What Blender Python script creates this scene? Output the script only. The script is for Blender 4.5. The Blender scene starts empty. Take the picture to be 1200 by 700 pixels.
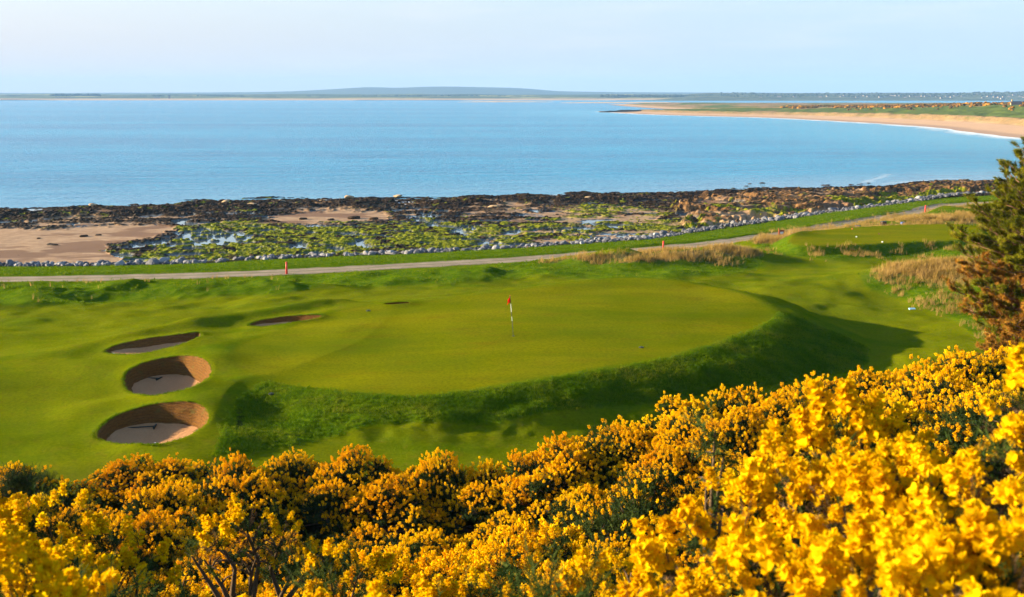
import bpy, math, random
import numpy as np
from mathutils import Vector, noise as mnoise

random.seed(7)
RNG = np.random.default_rng(7)
SC = bpy.context.scene
COL = SC.collection

# ------------------------------------------------------------------ camera geometry
CAM_Z = 20.0
FPX = 1200.0
PITCH = math.atan(238.0 / FPX)
SP, CP = math.sin(PITCH), math.cos(PITCH)


def ray(px, py):
    px = np.asarray(px, float); py = np.asarray(py, float)
    u = (px - 600) / FPX; v = (py - 350) / FPX
    return u, CP - v * SP, -SP - v * CP          # unnormalised, unit along the lens axis


def at(px, py, z):
    dx, dy, dz = ray(px, py)
    t = (z - CAM_Z) / dz
    return dx * t, dy * t


def to_px(x, y, z):
    zz = z - CAM_Z
    d = y * CP - zz * SP
    up = y * SP + zz * CP
    d = np.maximum(d, 0.05)
    return 600 + FPX * x / d, 350 - FPX * up / d


def ztop(px, py, depth):
    """height seen at a bearing for a given depth along y"""
    dx, dy, dz = ray(px, py)
    return CAM_Z + dz / dy * depth, dx / dy * depth


# ------------------------------------------------------------------ numpy noise
def _hash(ix, iy, seed):
    h = (ix.astype(np.int64) * 374761393 + iy.astype(np.int64) * 668265263 + seed * 1442695041) & 0xFFFFFFFF
    h = ((h ^ (h >> 13)) * 1274126177) & 0xFFFFFFFF
    h = ((h ^ (h >> 16)) * 2246822519) & 0xFFFFFFFF
    return ((h ^ (h >> 15)) & 0xFFFFFF) / float(0xFFFFFF)


def vnoise(x, y, seed=0):
    x = np.asarray(x, float); y = np.asarray(y, float)
    x0 = np.floor(x); y0 = np.floor(y)
    fx = x - x0; fy = y - y0
    fx = fx * fx * fx * (fx * (fx * 6 - 15) + 10); fy = fy * fy * fy * (fy * (fy * 6 - 15) + 10)
    a = _hash(x0, y0, seed); b = _hash(x0 + 1, y0, seed)
    c = _hash(x0, y0 + 1, seed); d = _hash(x0 + 1, y0 + 1, seed)
    return (a + (b - a) * fx) * (1 - fy) + (c + (d - c) * fx) * fy


def fbm(x, y, octv=4, seed=0, gain=0.5):
    s = 0; amp = 1; tot = 0
    ca, sa = math.cos(0.6), math.sin(0.6)
    for o in range(octv):
        s = s + amp * vnoise(x, y, seed + o * 17)
        tot += amp; amp *= gain
        x, y = 2.03 * (ca * x - sa * y) + 3.1, 2.03 * (sa * x + ca * y) + 1.7
    return s / tot


def sstep(a, b, x):
    t = np.clip((x - a) / (b - a), 0, 1)
    return t * t * (3 - 2 * t)


def smax(a, b, k):
    return 0.5 * (a + b + np.sqrt((a - b) ** 2 + k * k))


def sdist(x, y, poly):
    """signed distance to a closed polygon, positive inside"""
    x = np.asarray(x, float); y = np.asarray(y, float)
    P = np.asarray(poly, float); Q = np.roll(P, -1, 0)
    best = np.full(x.shape, 1e18); inside = np.zeros(x.shape, bool)
    for (ax, ay), (bx, by) in zip(P, Q):
        ex, ey = bx - ax, by - ay
        t = np.clip(((x - ax) * ex + (y - ay) * ey) / (ex * ex + ey * ey + 1e-12), 0, 1)
        d = (x - ax - t * ex) ** 2 + (y - ay - t * ey) ** 2
        best = np.minimum(best, d)
        c = ((ay > y) != (by > y)) & (x < (bx - ax) * (y - ay) / (by - ay + 1e-15) + ax)
        inside ^= c
    d = np.sqrt(best)
    return np.where(inside, d, -d)


def ldist(x, y, line):
    """distance to an open polyline"""
    P = np.asarray(line, float)
    best = np.full(np.shape(x), 1e18)
    for (ax, ay), (bx, by) in zip(P[:-1], P[1:]):
        ex, ey = bx - ax, by - ay
        t = np.clip(((x - ax) * ex + (y - ay) * ey) / (ex * ex + ey * ey + 1e-12), 0, 1)
        best = np.minimum(best, (x - ax - t * ex) ** 2 + (y - ay - t * ey) ** 2)
    return np.sqrt(best)


def catmull(pts, n=8, closed=True):
    P = np.asarray(pts, float); m = len(P); out = []
    rng = range(m) if closed else range(m - 1)
    for i in rng:
        if closed:
            p0, p1, p2, p3 = P[(i - 1) % m], P[i], P[(i + 1) % m], P[(i + 2) % m]
        else:
            p0, p1, p2, p3 = P[max(i - 1, 0)], P[i], P[i + 1], P[min(i + 2, m - 1)]
        for k in range(n):
            t = k / n
            out.append(0.5 * ((2 * p1) + (-p0 + p2) * t + (2 * p0 - 5 * p1 + 4 * p2 - p3) * t * t + (-p0 + 3 * p1 - 3 * p2 + p3) * t ** 3))
    if not closed:
        out.append(P[-1])
    return np.array(out)


# ------------------------------------------------------------------ object helpers
def tag(o, label=None, cat=None, group=None, kind=None):
    if label: o['label'] = label
    if cat: o['category'] = cat
    if group: o['group'] = group
    if kind: o['kind'] = kind
    return o


def mesh_data(name, V, faces, mats=(), midx=None, smooth=False, attrs=None):
    """faces: list of int arrays (n,3) or (n,4); midx: list of per-face material arrays"""
    me = bpy.data.meshes.new(name)
    V = np.asarray(V, np.float32).reshape(-1, 3)
    faces = [np.asarray(f, np.int32) for f in faces if len(f)]
    nf = sum(len(f) for f in faces); nl = sum(f.size for f in faces)
    me.vertices.add(len(V)); me.loops.add(nl); me.polygons.add(nf)
    me.vertices.foreach_set('co', V.ravel())
    me.loops.foreach_set('vertex_index', np.concatenate([f.ravel() for f in faces]))
    tot = np.concatenate([np.full(len(f), f.shape[1], np.int32) for f in faces])
    start = np.concatenate([[0], np.cumsum(tot)[:-1]]).astype(np.int32)
    me.polygons.foreach_set('loop_start', start)
    me.polygons.foreach_set('loop_total', tot)
    for m in mats: me.materials.append(m)
    if midx is not None:
        me.polygons.foreach_set('material_index', np.concatenate(midx).astype(np.int32))
    me.polygons.foreach_set('use_smooth', np.full(nf, bool(smooth)))
    for k, a in (attrs or {}).items():
        at_ = me.attributes.new(k, 'FLOAT', 'POINT')
        at_.data.foreach_set('value', np.asarray(a, np.float32).ravel())
    me.update(calc_edges=True)
    me.validate()
    return me


def link(name, me, parent=None, loc=None, rot=None, scale=None):
    o = bpy.data.objects.new(name, me)
    COL.objects.link(o)
    if parent: o.parent = parent
    if loc is not None: o.location = loc
    if rot is not None: o.rotation_euler = rot
    if scale is not None: o.scale = scale if hasattr(scale, '__len__') else (scale,) * 3
    return o


def obj(name, V, faces, mats, parent=None, **kw):
    loc = kw.pop('loc', None); rot = kw.pop('rot', None); sc = kw.pop('scale', None)
    mats = mats if isinstance(mats, (list, tuple)) else [mats]
    return link(name, mesh_data(name, V, faces, mats, **kw), parent, loc, rot, sc)


def empty(name, loc=(0, 0, 0), rot=(0, 0, 0)):
    o = bpy.data.objects.new(name, None); COL.objects.link(o)
    o.location = loc; o.rotation_euler = rot; o.empty_display_size = 0.2
    return o


def copy_tree(o, parent=None):
    c = o.copy(); COL.objects.link(c)
    if parent: c.parent = parent
    for ch in list(o.children): copy_tree(ch, c)
    return c


class MB:
    """collects simple solids into one mesh (tris and quads)"""
    def __init__(s): s.V = []; s.T = []; s.Q = []; s.n = 0
    def add(s, V, T=(), Q=()):
        V = np.asarray(V, float).reshape(-1, 3)
        if len(T): s.T.append(np.asarray(T) + s.n)
        if len(Q): s.Q.append(np.asarray(Q) + s.n)
        s.V.append(V); s.n += len(V); return s
    def tube(s, pts, rad, seg=8, cap=True):
        pts = [Vector(p) for p in pts]; n = len(pts)
        rad = rad if hasattr(rad, '__len__') else [rad] * n
        V = []; up = Vector((0.13, 0.31, 0.94)).normalized()
        for i, p in enumerate(pts):
            d = (pts[min(i + 1, n - 1)] - pts[max(i - 1, 0)]).normalized()
            a = d.cross(up)
            if a.length < 1e-3: a = d.cross(Vector((1, 0, 0)))
            a.normalize(); b = d.cross(a).normalized()
            for k in range(seg):
                t = 2 * math.pi * k / seg
                V.append(p + (a * math.cos(t) + b * math.sin(t)) * rad[i])
        Q = [[i * seg + k, i * seg + (k + 1) % seg, (i + 1) * seg + (k + 1) % seg, (i + 1) * seg + k] for i in range(n - 1) for k in range(seg)]
        T = []
        if cap:
            V += [pts[0], pts[-1]]; c0, c1 = n * seg, n * seg + 1
            T = [[c0, (k + 1) % seg, k] for k in range(seg)] + [[c1, (n - 1) * seg + k, (n - 1) * seg + (k + 1) % seg] for k in range(seg)]
        return s.add([tuple(v) for v in V], T, Q)
    def box(s, c, h, rz=0.0, bev=0.0):
        cx, cy, cz = c; hx, hy, hz = h; ca, sa = math.cos(rz), math.sin(rz)
        V = []
        for z in (-1, 1):
            for x, y in ((-1, -1), (1, -1), (1, 1), (-1, 1)):
                X, Y = x * hx, y * hy
                V.append((cx + ca * X - sa * Y, cy + sa * X + ca * Y, cz + z * hz))
        return s.add(V, Q=[[0, 3, 2, 1], [4, 5, 6, 7], [0, 1, 5, 4], [1, 2, 6, 5], [2, 3, 7, 6], [3, 0, 4, 7]])
    def build(s, name, mats, parent=None, **kw):
        fs = [np.concatenate(f) for f in (s.T, s.Q) if f]
        return obj(name, np.concatenate(s.V), fs, mats, parent, **kw)


def grid_faces(nr, nc):
    i = np.arange(nr * nc).reshape(nr, nc)
    return np.stack([i[:-1, :-1].ravel(), i[:-1, 1:].ravel(), i[1:, 1:].ravel(), i[1:, :-1].ravel()], 1)


# ------------------------------------------------------------------ material helpers
class NT:
    def __init__(s, name, disp=False):
        s.m = bpy.data.materials.new(name); s.m.use_nodes = True
        s.t = s.m.node_tree; s.t.nodes.clear()
        s.out = s.t.nodes.new('ShaderNodeOutputMaterial')
    def n(s, typ, **kw):
        nd = s.t.nodes.new(typ)
        for k, v in kw.items():
            if k.startswith('i_'): nd.inputs[k[2:].replace('_', ' ')].default_value = v
            else: setattr(nd, k, v)
        return nd
    def l(s, a, b): s.t.links.new(a, b)
    def pos(s, sx=1, sy=1, sz=1):
        g = s.n('ShaderNodeNewGeometry'); mp = s.n('ShaderNodeMapping'); mp.inputs['Scale'].default_value = (sx, sy, sz)
        s.l(g.outputs['Position'], mp.inputs['Vector']); return mp.outputs[0]
    def opos(s, sc=1):
        g = s.n('ShaderNodeTexCoord'); mp = s.n('ShaderNodeMapping'); mp.inputs['Scale'].default_value = (sc, sc, sc)
        s.l(g.outputs['Object'], mp.inputs['Vector']); return mp.outputs[0]
    def noise(s, vec, scale=1, detail=4, rough=0.55, dist=0):
        nd = s.n('ShaderNodeTexNoise'); nd.inputs['Scale'].default_value = scale; nd.inputs['Detail'].default_value = detail
        nd.inputs['Roughness'].default_value = rough; nd.inputs['Distortion'].default_value = dist
        s.l(vec, nd.inputs['Vector']); return nd.outputs['Fac']
    def ramp(s, fac, stops, interp='LINEAR'):
        r = s.n('ShaderNodeValToRGB'); r.color_ramp.interpolation = interp
        e = r.color_ramp.elements
        while len(e) < len(stops): e.new(0.5)
        for el, (p, c) in zip(e, stops):
            el.position = p; el.color = (*c, 1) if len(c) == 3 else c
        s.l(fac, r.inputs[0]); return r.outputs[0]
    def rng(s, fac, a, b, c=0, d=1):
        r = s.n('ShaderNodeMapRange'); r.interpolation_type = 'SMOOTHSTEP'
        for i, v in zip((1, 2, 3, 4), (a, b, c, d)): r.inputs[i].default_value = v
        s.l(fac, r.inputs[0]); return r.outputs[0]
    def mix(s, fac, a, b, mode='MIX'):
        r = s.n('ShaderNodeMix', data_type='RGBA', blend_type=mode)
        for sock, v in ((r.inputs[0], fac), (r.inputs[6], a), (r.inputs[7], b)):
            if hasattr(v, 'is_output'): s.l(v, sock)
            elif hasattr(v, '__len__'): sock.default_value = (*v, 1) if len(v) == 3 else v
            else: sock.default_value = v
        return r.outputs[2]
    def math(s, op, a, b=0.0, clamp=False):
        r = s.n('ShaderNodeMath', operation=op, use_clamp=clamp)
        for sock, v in ((r.inputs[0], a), (r.inputs[1], b)):
            if hasattr(v, 'is_output'): s.l(v, sock)
            else: sock.default_value = v
        return r.outputs[0]
    def attr(s, name):
        a = s.n('ShaderNodeAttribute', attribute_name=name); return a.outputs['Fac']
    def bump(s, h, strength=0.5, dist=0.05, normal=None):
        b = s.n('ShaderNodeBump'); b.inputs['Strength'].default_value = strength; b.inputs['Distance'].default_value = dist
        s.l(h, b.inputs['Height'])
        if normal is not None: s.l(normal, b.inputs['Normal'])
        return b.outputs[0]
    def pbr(s, color, rough=0.8, normal=None, spec=0.3, metal=0.0):
        p = s.n('ShaderNodeBsdfPrincipled')
        for sock, v in ((p.inputs['Base Color'], color), (p.inputs['Roughness'], rough), (p.inputs['Specular IOR Level'], spec), (p.inputs['Metallic'], metal)):
            if hasattr(v, 'is_output'): s.l(v, sock)
            elif hasattr(v, '__len__'): sock.default_value = (*v, 1) if len(v) == 3 else v
            else: sock.default_value = v
        if normal is not None: s.l(normal, p.inputs['Normal'])
        return p.outputs[0]
    def done(s, shader):
        s.l(shader, s.out.inputs['Surface']); return s.m


def simple_mat(name, col, rough=0.6, spec=0.3, var=0.25, scale=6.0, bump=0.0, metal=0.0):
    t = NT(name)
    p = t.opos()
    f = t.noise(p, scale, 5)
    c = t.mix(f, tuple(c * (1 - var) for c in col), tuple(min(1, c * (1 + var)) for c in col))
    nm = t.bump(t.noise(p, scale * 4, 4), bump, 0.02) if bump else None
    return t.done(t.pbr(c, rough, nm, spec, metal))


def leaf_mat(name, stops, trans=0.35, rough=0.6, noise_scale=0.9, obj_var=0.5, spec=0.15):
    """thin plant tissue: diffuse plus light coming through; colour varies blade by blade and clump by clump"""
    t = NT(name)
    g = t.n('ShaderNodeNewGeometry'); oi = t.n('ShaderNodeObjectInfo')
    nz = t.noise(t.pos(), noise_scale, 3)
    nz = t.rng(nz, 0.3, 0.7)
    f = t.math('ADD', t.math('MULTIPLY', g.outputs['Random Per Island'], 0.45), t.math('MULTIPLY', nz, 0.55))
    f = t.math('ADD', f, t.math('MULTIPLY', t.math('SUBTRACT', oi.outputs['Random'], 0.5), obj_var), clamp=True)
    c = t.ramp(f, stops)
    d = t.pbr(c, rough, None, spec)
    tr = t.n('ShaderNodeBsdfTranslucent'); t.l(c, tr.inputs[0])
    mx = t.n('ShaderNodeMixShader'); mx.inputs[0].default_value = trans
    t.l(d, mx.inputs[1]); t.l(tr.outputs[0], mx.inputs[2])
    return t.done(mx.outputs[0])


# ================================================================== LIGHT, SKY, CAMERA
SUN_EL = math.radians(12.0)
SUN_AZ = math.radians(80.0)          # from straight ahead (+Y) towards the left (-X)
SUN_DIR = Vector((-math.sin(SUN_AZ) * math.cos(SUN_EL), math.cos(SUN_AZ) * math.cos(SUN_EL), math.sin(SUN_EL)))

w = bpy.data.worlds.new('World'); SC.world = w; w.use_nodes = True
wt = w.node_tree; wt.nodes.clear()
wo = wt.nodes.new('ShaderNodeOutputWorld'); bg = wt.nodes.new('ShaderNodeBackground')
sky = wt.nodes.new('ShaderNodeTexSky'); sky.sky_type = 'NISHITA'; sky.sun_disc = False
sky.sun_elevation = SUN_EL; sky.sun_rotation = -SUN_AZ
sky.altitude = 20; sky.air_density = 1.0; sky.dust_density = 0.6; sky.ozone_density = 2.5
# thin high cloud, a soft streaky veil mixed into the sky by direction
tc = wt.nodes.new('ShaderNodeTexCoord'); mp = wt.nodes.new('ShaderNodeMapping'); mp.inputs['Scale'].default_value = (3.0, 3.0, 26.0)
wt.links.new(tc.outputs['Generated'], mp.inputs[0])
cn = wt.nodes.new('ShaderNodeTexNoise'); cn.inputs['Scale'].default_value = 1.6; cn.inputs['Detail'].default_value = 6; cn.inputs['Roughness'].default_value = 0.55
wt.links.new(mp.outputs[0], cn.inputs['Vector'])
cr = wt.nodes.new('ShaderNodeMapRange'); cr.interpolation_type = 'SMOOTHSTEP'
for i, v in zip((1, 2, 3, 4), (0.46, 0.78, 0.0, 0.24)): cr.inputs[i].default_value = v
wt.links.new(cn.outputs['Fac'], cr.inputs[0])
# a pale veil thickest at the horizon: pinkish towards the sun, blue away from it
sep = wt.nodes.new('ShaderNodeSeparateXYZ'); wt.links.new(tc.outputs['Generated'], sep.inputs[0])
vr = wt.nodes.new('ShaderNodeMapRange'); wt.links.new(sep.outputs[2], vr.inputs[0]); vr.interpolation_type = 'SMOOTHSTEP'
for i, v in zip((1, 2, 3, 4), (0.03, 0.22, 0.92, 0.0)): vr.inputs[i].default_value = v
hr = wt.nodes.new('ShaderNodeMapRange'); wt.links.new(sep.outputs[0], hr.inputs[0])
for i, v in zip((1, 2, 3, 4), (-0.5, 0.3, 0.0, 1.0)): hr.inputs[i].default_value = v
vc = wt.nodes.new('ShaderNodeMix'); vc.data_type = 'RGBA'; wt.links.new(hr.outputs[0], vc.inputs[0])
vc.inputs[6].default_value = (2.56, 2.36, 2.46, 1); vc.inputs[7].default_value = (1.90, 2.36, 2.86, 1)
vm = wt.nodes.new('ShaderNodeMix'); vm.data_type = 'RGBA'; wt.links.new(vr.outputs[0], vm.inputs[0]); wt.links.new(sky.outputs[0], vm.inputs[6]); wt.links.new(vc.outputs[2], vm.inputs[7])
cm = wt.nodes.new('ShaderNodeMix'); cm.data_type = 'RGBA'
wt.links.new(cr.outputs[0], cm.inputs[0]); wt.links.new(vm.outputs[2], cm.inputs[6]); cm.inputs[7].default_value = (3.2, 3.05, 3.1, 1)
wt.links.new(cm.outputs[2], bg.inputs[0]); bg.inputs[1].default_value = 0.08
wt.links.new(bg.outputs[0], wo.inputs[0])

sl = bpy.data.lights.new('sun', 'SUN'); sl.energy = 5.0; sl.angle = math.radians(0.6); sl.color = (1.0, 0.80, 0.51)
so = bpy.data.objects.new('sun', sl); COL.objects.link(so); so.rotation_euler = SUN_DIR.to_track_quat('Z', 'Y').to_euler()
so.location = (-60, 40, 60)

cam = bpy.data.cameras.new('camera'); co = bpy.data.objects.new('camera', cam); COL.objects.link(co)
cam.lens = 36.0; cam.sensor_width = 36.0; cam.clip_start = 0.05; cam.clip_end = 60000
co.location = (0, 0, CAM_Z); co.rotation_euler = (math.pi / 2 - PITCH, 0, 0)
cam.dof.use_dof = True; cam.dof.focus_distance = 46; cam.dof.aperture_fstop = 8.5
SC.camera = co
SC.view_settings.view_transform = 'Standard'; SC.view_settings.look = 'None'
SC.view_settings.exposure = 2.05; SC.view_settings.gamma = 1.0
SC.render.engine = 'CYCLES'
cy = SC.cycles
cy.use_denoising = True
try: cy.denoiser = 'OPENIMAGEDENOISE'
except Exception: pass
cy.max_bounces = 6; cy.diffuse_bounces = 3; cy.glossy_bounces = 3; cy.transmission_bounces = 4; cy.transparent_max_bounces = 8; cy.volume_bounces = 0
cy.use_adaptive_sampling = True; cy.adaptive_threshold = 0.015

# ================================================================== LANDFORM
Z_PATH = 4.0
path_px = [(-330, 330), (-150, 329.5), (0, 328), (100, 326.5), (200, 324), (300, 320.5), (400, 316), (500, 310.5), (600, 305), (700, 297.5), (760, 292.5), (830, 286), (900, 277.5), (980, 265), (1060, 251.5), (1115, 241)]
PATH = np.array([at(a, b, Z_PATH) for a, b in path_px])
PATH = np.vstack([[(-140, 86)], PATH, [(84, 160), (120, 178), (190, 205)]])
PATH = catmull(PATH, 8, closed=False)
arm_px = [(-330, 316), (-150, 316), (0, 315.5), (100, 315), (240, 312), (300, 308), (400, 303.5), (480, 301), (600, 294.5), (700, 287.5), (760, 283), (800, 276), (860, 267), (920, 258.5), (1000, 248), (1060, 239.5), (1110, 231)]
ARM = np.array([at(a, b, 2.6) for a, b in arm_px])
ARM = np.vstack([[(-150, 99)], ARM, [(98, 186), (140, 205), (215, 235)]])
shore_px = [(-330, 256), (-150, 254), (0, 250), (60, 248), (130, 246), (190, 242), (250, 238.5), (320, 237), (400, 236), (500, 235), (600, 232.5), (700, 230), (800, 228), (850, 226), (900, 224), (1000, 222), (1050, 219), (1090, 215), (1160, 214), (1215, 213)]
SHORE = np.array([at(a, b, 0.0) for a, b in shore_px])
SHORE = np.vstack([[(-190, 165)], SHORE, [(170, 262), (240, 300)]])

APEX = 4.0            # fan grids start this far behind the camera


def line_depth(line):
    uu = line[:, 0] / (line[:, 1] + APEX); o = np.argsort(uu)
    uu, dd = uu[o], line[o, 1]
    return lambda u: np.interp(u, uu, dd)


D_PATH = line_depth(PATH); D_ARM = line_depth(ARM); D_SHORE = line_depth(SHORE)

# the gorse skyline against the fairway (photo pixel, depth) fixes the hillside's height
skyline = [(-120, 548, 30), (0, 545, 31), (100, 536, 31), (200, 535, 31), (300, 531, 31), (400, 525, 31), (480, 526, 31), (560, 543, 31), (610, 541, 30), (660, 514, 29.5), (740, 494, 29), (800, 471, 28.5), (870, 456, 29), (950, 450, 30), (1030, 436, 31), (1100, 426, 32), (1180, 416, 33), (1300, 408, 34)]
ctrl = []
for px, py, d in skyline:
    z, x = ztop(px, py, d)
    ctrl.append((x, d - 0.6, z - 1.75))
    ctrl.append((x * 1.27, d + 8.0, 6.25 + max(0, x - 8) * 0.03))
ctrl += [(0, 0, 18.3), (-6, 0, 18.2), (6, 0, 18.5), (-30, 0, 18), (30, 0, 19.5), (0, -4, 18.6), (-20, -4, 18.6), (20, -4, 19), (60, 0, 20), (-60, 0, 18),
         (0, 2, 17.9), (-2.5, 3, 17.3), (2.5, 3, 17.6), (0, 5, 16.3), (-5, 6, 15.6), (6, 6, 16.8),
         (0, 10, 13.5), (-10, 10, 12.9), (11, 10, 15), (0, 15, 11), (-12, 15, 10.4), (13, 15, 13.4),
         (0, 20, 9), (-10, 20, 8.6), (-22, 20, 8.4), (8, 20, 11), (18, 20, 12.6), (0, 25, 7.5), (-11, 25, 7.2), (-24, 25, 7.1), (8, 25, 10.2), (18, 26, 11.2),
         (-45, 20, 9), (45, 20, 14), (-45, 32, 6.6), (40, 34, 9.5), (60, 40, 10),
         (0, 42, 6.2), (-10, 41, 6.2), (-22, 43, 6.1), (-38, 45, 6), (12, 44, 6.2), (22, 48, 6.25), (32, 52, 6.8), (45, 60, 7),
         (-35, 54, 5.85), (-55, 60, 5.6), (0, 60, 5.8), (25, 60, 5.6), (36, 66, 6.0),
         (-30, 66, 5.2), (-10, 72, 5.1), (8, 80, 5.0), (26, 78, 5.0), (-48, 74, 5.0), (42, 82, 5.3), (60, 90, 5.6), (90, 110, 5.5), (-80, 70, 5)]
for u in (-1.1, -0.8, -0.5, -0.35, -0.2, -0.05, 0.1, 0.2, 0.3, 0.4, 0.55, 0.75):
    dp = float(D_PATH(u)); da = float(D_ARM(u))
    ctrl += [(u * (dp + APEX), dp, Z_PATH), (u * (dp - 9 + APEX), dp - 9, Z_PATH + 0.55), (u * (dp + 4 + APEX), dp + 4, Z_PATH - 0.15)]
ctrl = np.array(ctrl)


def tps_fit(P, lam=1e-3):
    S = 20.0
    X = P[:, :2] / S; n = len(X)
    r2 = ((X[:, None] - X[None]) ** 2).sum(-1)
    K = 0.5 * r2 * np.log(r2 + 1e-9) + lam * np.eye(n)
    A = np.zeros((n + 3, n + 3)); A[:n, :n] = K; A[:n, n] = 1; A[:n, n + 1:] = X; A[n, :n] = 1; A[n + 1:, :n] = X.T
    c = np.linalg.solve(A, np.concatenate([P[:, 2], [0, 0, 0]]))

    def f(x, y):
        shp = np.shape(x); x = np.ravel(np.asarray(x, float)) / S; y = np.ravel(np.asarray(y, float)) / S
        out = np.empty(len(x))
        for i in range(0, len(x), 40000):
            a, b = x[i:i + 40000], y[i:i + 40000]
            r2 = (a[:, None] - X[:, 0]) ** 2 + (b[:, None] - X[:, 1]) ** 2
            out[i:i + 40000] = (0.5 * r2 * np.log(r2 + 1e-9)) @ c[:n] + c[n] + c[n + 1] * a + c[n + 2] * b
        return out.reshape(shp)
    return f


BASE = tps_fit(ctrl)

Z_GREEN = 7.6
green_px = [(275, 420), (284, 402), (326, 386), (400, 366), (483, 357.5), (600, 347), (700, 336), (780, 336), (850, 344), (893, 360), (900, 374), (868, 391), (800, 413), (735, 427), (667, 438), (575, 452), (483, 462), (400, 456), (310, 441)]
GREEN = catmull(np.array([at(a, b, Z_GREEN) for a, b in green_px]), 4)
appr_px = [(-160, 432), (-60, 421), (0, 414), (100, 402), (180, 391), (233, 383.5), (310, 374), (400, 364), (470, 359), (430, 410), (330, 447), (290, 458), (268, 474), (258, 492), (250, 512), (215, 527), (120, 530), (0, 520), (-120, 510)]
APPR = catmull(np.array([at(a, b, 6.95) for a, b in appr_px]), 3)
tee_px = [(925, 281), (938, 287.5), (985, 287), (1060, 284), (1140, 280), (1152, 272), (1135, 263), (1060, 263.5), (1000, 266.5), (948, 271.5)]
TEE = catmull(np.array([at(a, b, 5.75) for a, b in tee_px]), 3)

bunker_defs = [   # photo outline of each rim (left, over the far lip, right, back along the near lip)
    dict(px=[(112, 512), (124, 497), (148, 484), (178, 475.5), (208, 472), (234, 475), (245, 487), (238, 502), (214, 515), (182, 522), (150, 521.5), (126, 519)], wall=0.42),
    dict(px=[(146, 452), (149, 438), (166, 427.5), (192, 421), (218, 418), (238, 421.5), (248, 434), (240, 447), (222, 456), (196, 462), (172, 464.5), (153, 461)], wall=0.42),
    dict(px=[(123, 413), (140, 404.5), (166, 399), (194, 395), (222, 391.5), (235, 391.5), (229, 398), (214, 404), (190, 410.5), (164, 415.5), (140, 416)], wall=0.14),
    dict(px=[(292, 382), (304, 377), (322, 373.5), (346, 371), (368, 370), (378, 371.5), (368, 375), (346, 378.5), (322, 382), (304, 383.5)], wall=0.16),
    dict(px=[(450, 357.2), (458, 355.9), (468, 355.2), (479, 355.2), (478, 356.4), (468, 357.3), (458, 357.9)], wall=0.15)]


RIDGE2 = np.array([at(a, b, 7.0) for a, b in [(120, 476), (165, 470.5), (215, 467), (262, 463), (300, 456)]])


def zcourse(x, y):
    x = np.asarray(x, float); y = np.asarray(y, float)
    z = BASE(x, y)
    u = x / (y + APEX)
    # hummocks in the rough strip before the path and under the gorse
    dp = y - D_PATH(u)
    z = z + sstep(-26, -12, dp) * sstep(-1.5, -5, dp) * (fbm(x / 6.0, y / 4.5, 4, 11) - 0.45) * 1.0
    z = z + (fbm(x / 7.5, y / 6.5, 4, 5) - 0.5) * 1.15 * sstep(32, 42, y) * sstep(-2, -10, dp)
    # broken ground left of the bunkers, and the ridge the bunkers are cut into
    d = -sdist(x, y, APPR)
    za = 6.72 + 0.45 * sstep(-26, -10, x) + 0.70 * (fbm(x / 6.5, y / 4.5, 3, 23) - 0.5)
    ridge = np.array([at(a, b, 7.0) for a, b in [(0, 415), (100, 403), (180, 391.5), (233, 384), (310, 375), (400, 364)]])
    dr = ldist(x, y, ridge)
    za = za + 0.52 * np.exp(-(dr / 1.1) ** 2) * sstep(-28, -14, x)
    dr = ldist(x, y, RIDGE2)
    za = za + 0.10 * np.exp(-(dr / 1.3) ** 2)
    za = za - 0.24 * np.maximum(d, 0)
    z = smax(z, za, 0.8)
    # raised green
    d = -sdist(x, y, GREEN)
    zg = Z_GREEN + 0.16 * np.sin(x * 0.16 + 1) + 0.40 * (fbm(x / 10, y / 8, 3, 29) - 0.5) + 0.012 * (y - 55)
    zg = zg + 0.12 * np.exp(-((d + 0.3) / 1.6) ** 2) * sstep(56, 64, y)
    fall = np.maximum(d - 0.25, 0)
    rgh = (fbm(x / 1.6, y / 1.6, 3, 31) - 0.5) * 0.42 * sstep(0.8, 2.4, d)
    zg = zg - 0.44 * fall * fall / (fall + 2.9) + rgh
    z = smax(z, zg, 0.45)
    # tee platform
    d = -sdist(x, y, TEE)
    zt = 5.75 - 0.6 * np.maximum(d, 0)
    z = smax(z, zt, 0.12)
    # little lips and dips at the bunkers
    for bx, by, amp, sx_ in BUMPS:
        z = z + amp * np.exp(-((x - bx) ** 2 + (y - by) ** 2) / (sx_ * sx_))
    # straw knolls either side of the path
    for bx, by, amp, sx_, sy_ in KNOLLS:
        e = np.exp(-(((x - bx) / sx_) ** 2 + ((y - by) / sy_) ** 2))
        z = z + e * amp * (0.75 + 0.5 * fbm(x / 2.2, y / 2.2, 3, 41))
    # path bench, then the verge and the drop to the foreshore
    dl = ldist(x, y, PATH)
    wgt = 1 - sstep(1.7, 3.6, dl)
    z = z * (1 - wgt) + Z_PATH * wgt
    da = y - D_ARM(u)
    span = D_ARM(u) - D_PATH(u)
    verge = sstep(1.8, 3.2, dp) * (1 - sstep(-8.0, -5.0, da)) * 0.16 * (0.6 + 0.8 * fbm(x / 3, y / 3, 2, 3))
    z = z + verge
    zb = 3.05 - 0.115 * da
    z = np.where(da > -8, np.minimum(z, zb + 0.5 * (1 - sstep(-7.0, -4.5, da))), z)
    return z


def bp(px, py, z=6.9): return at(px, py, z)


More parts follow.
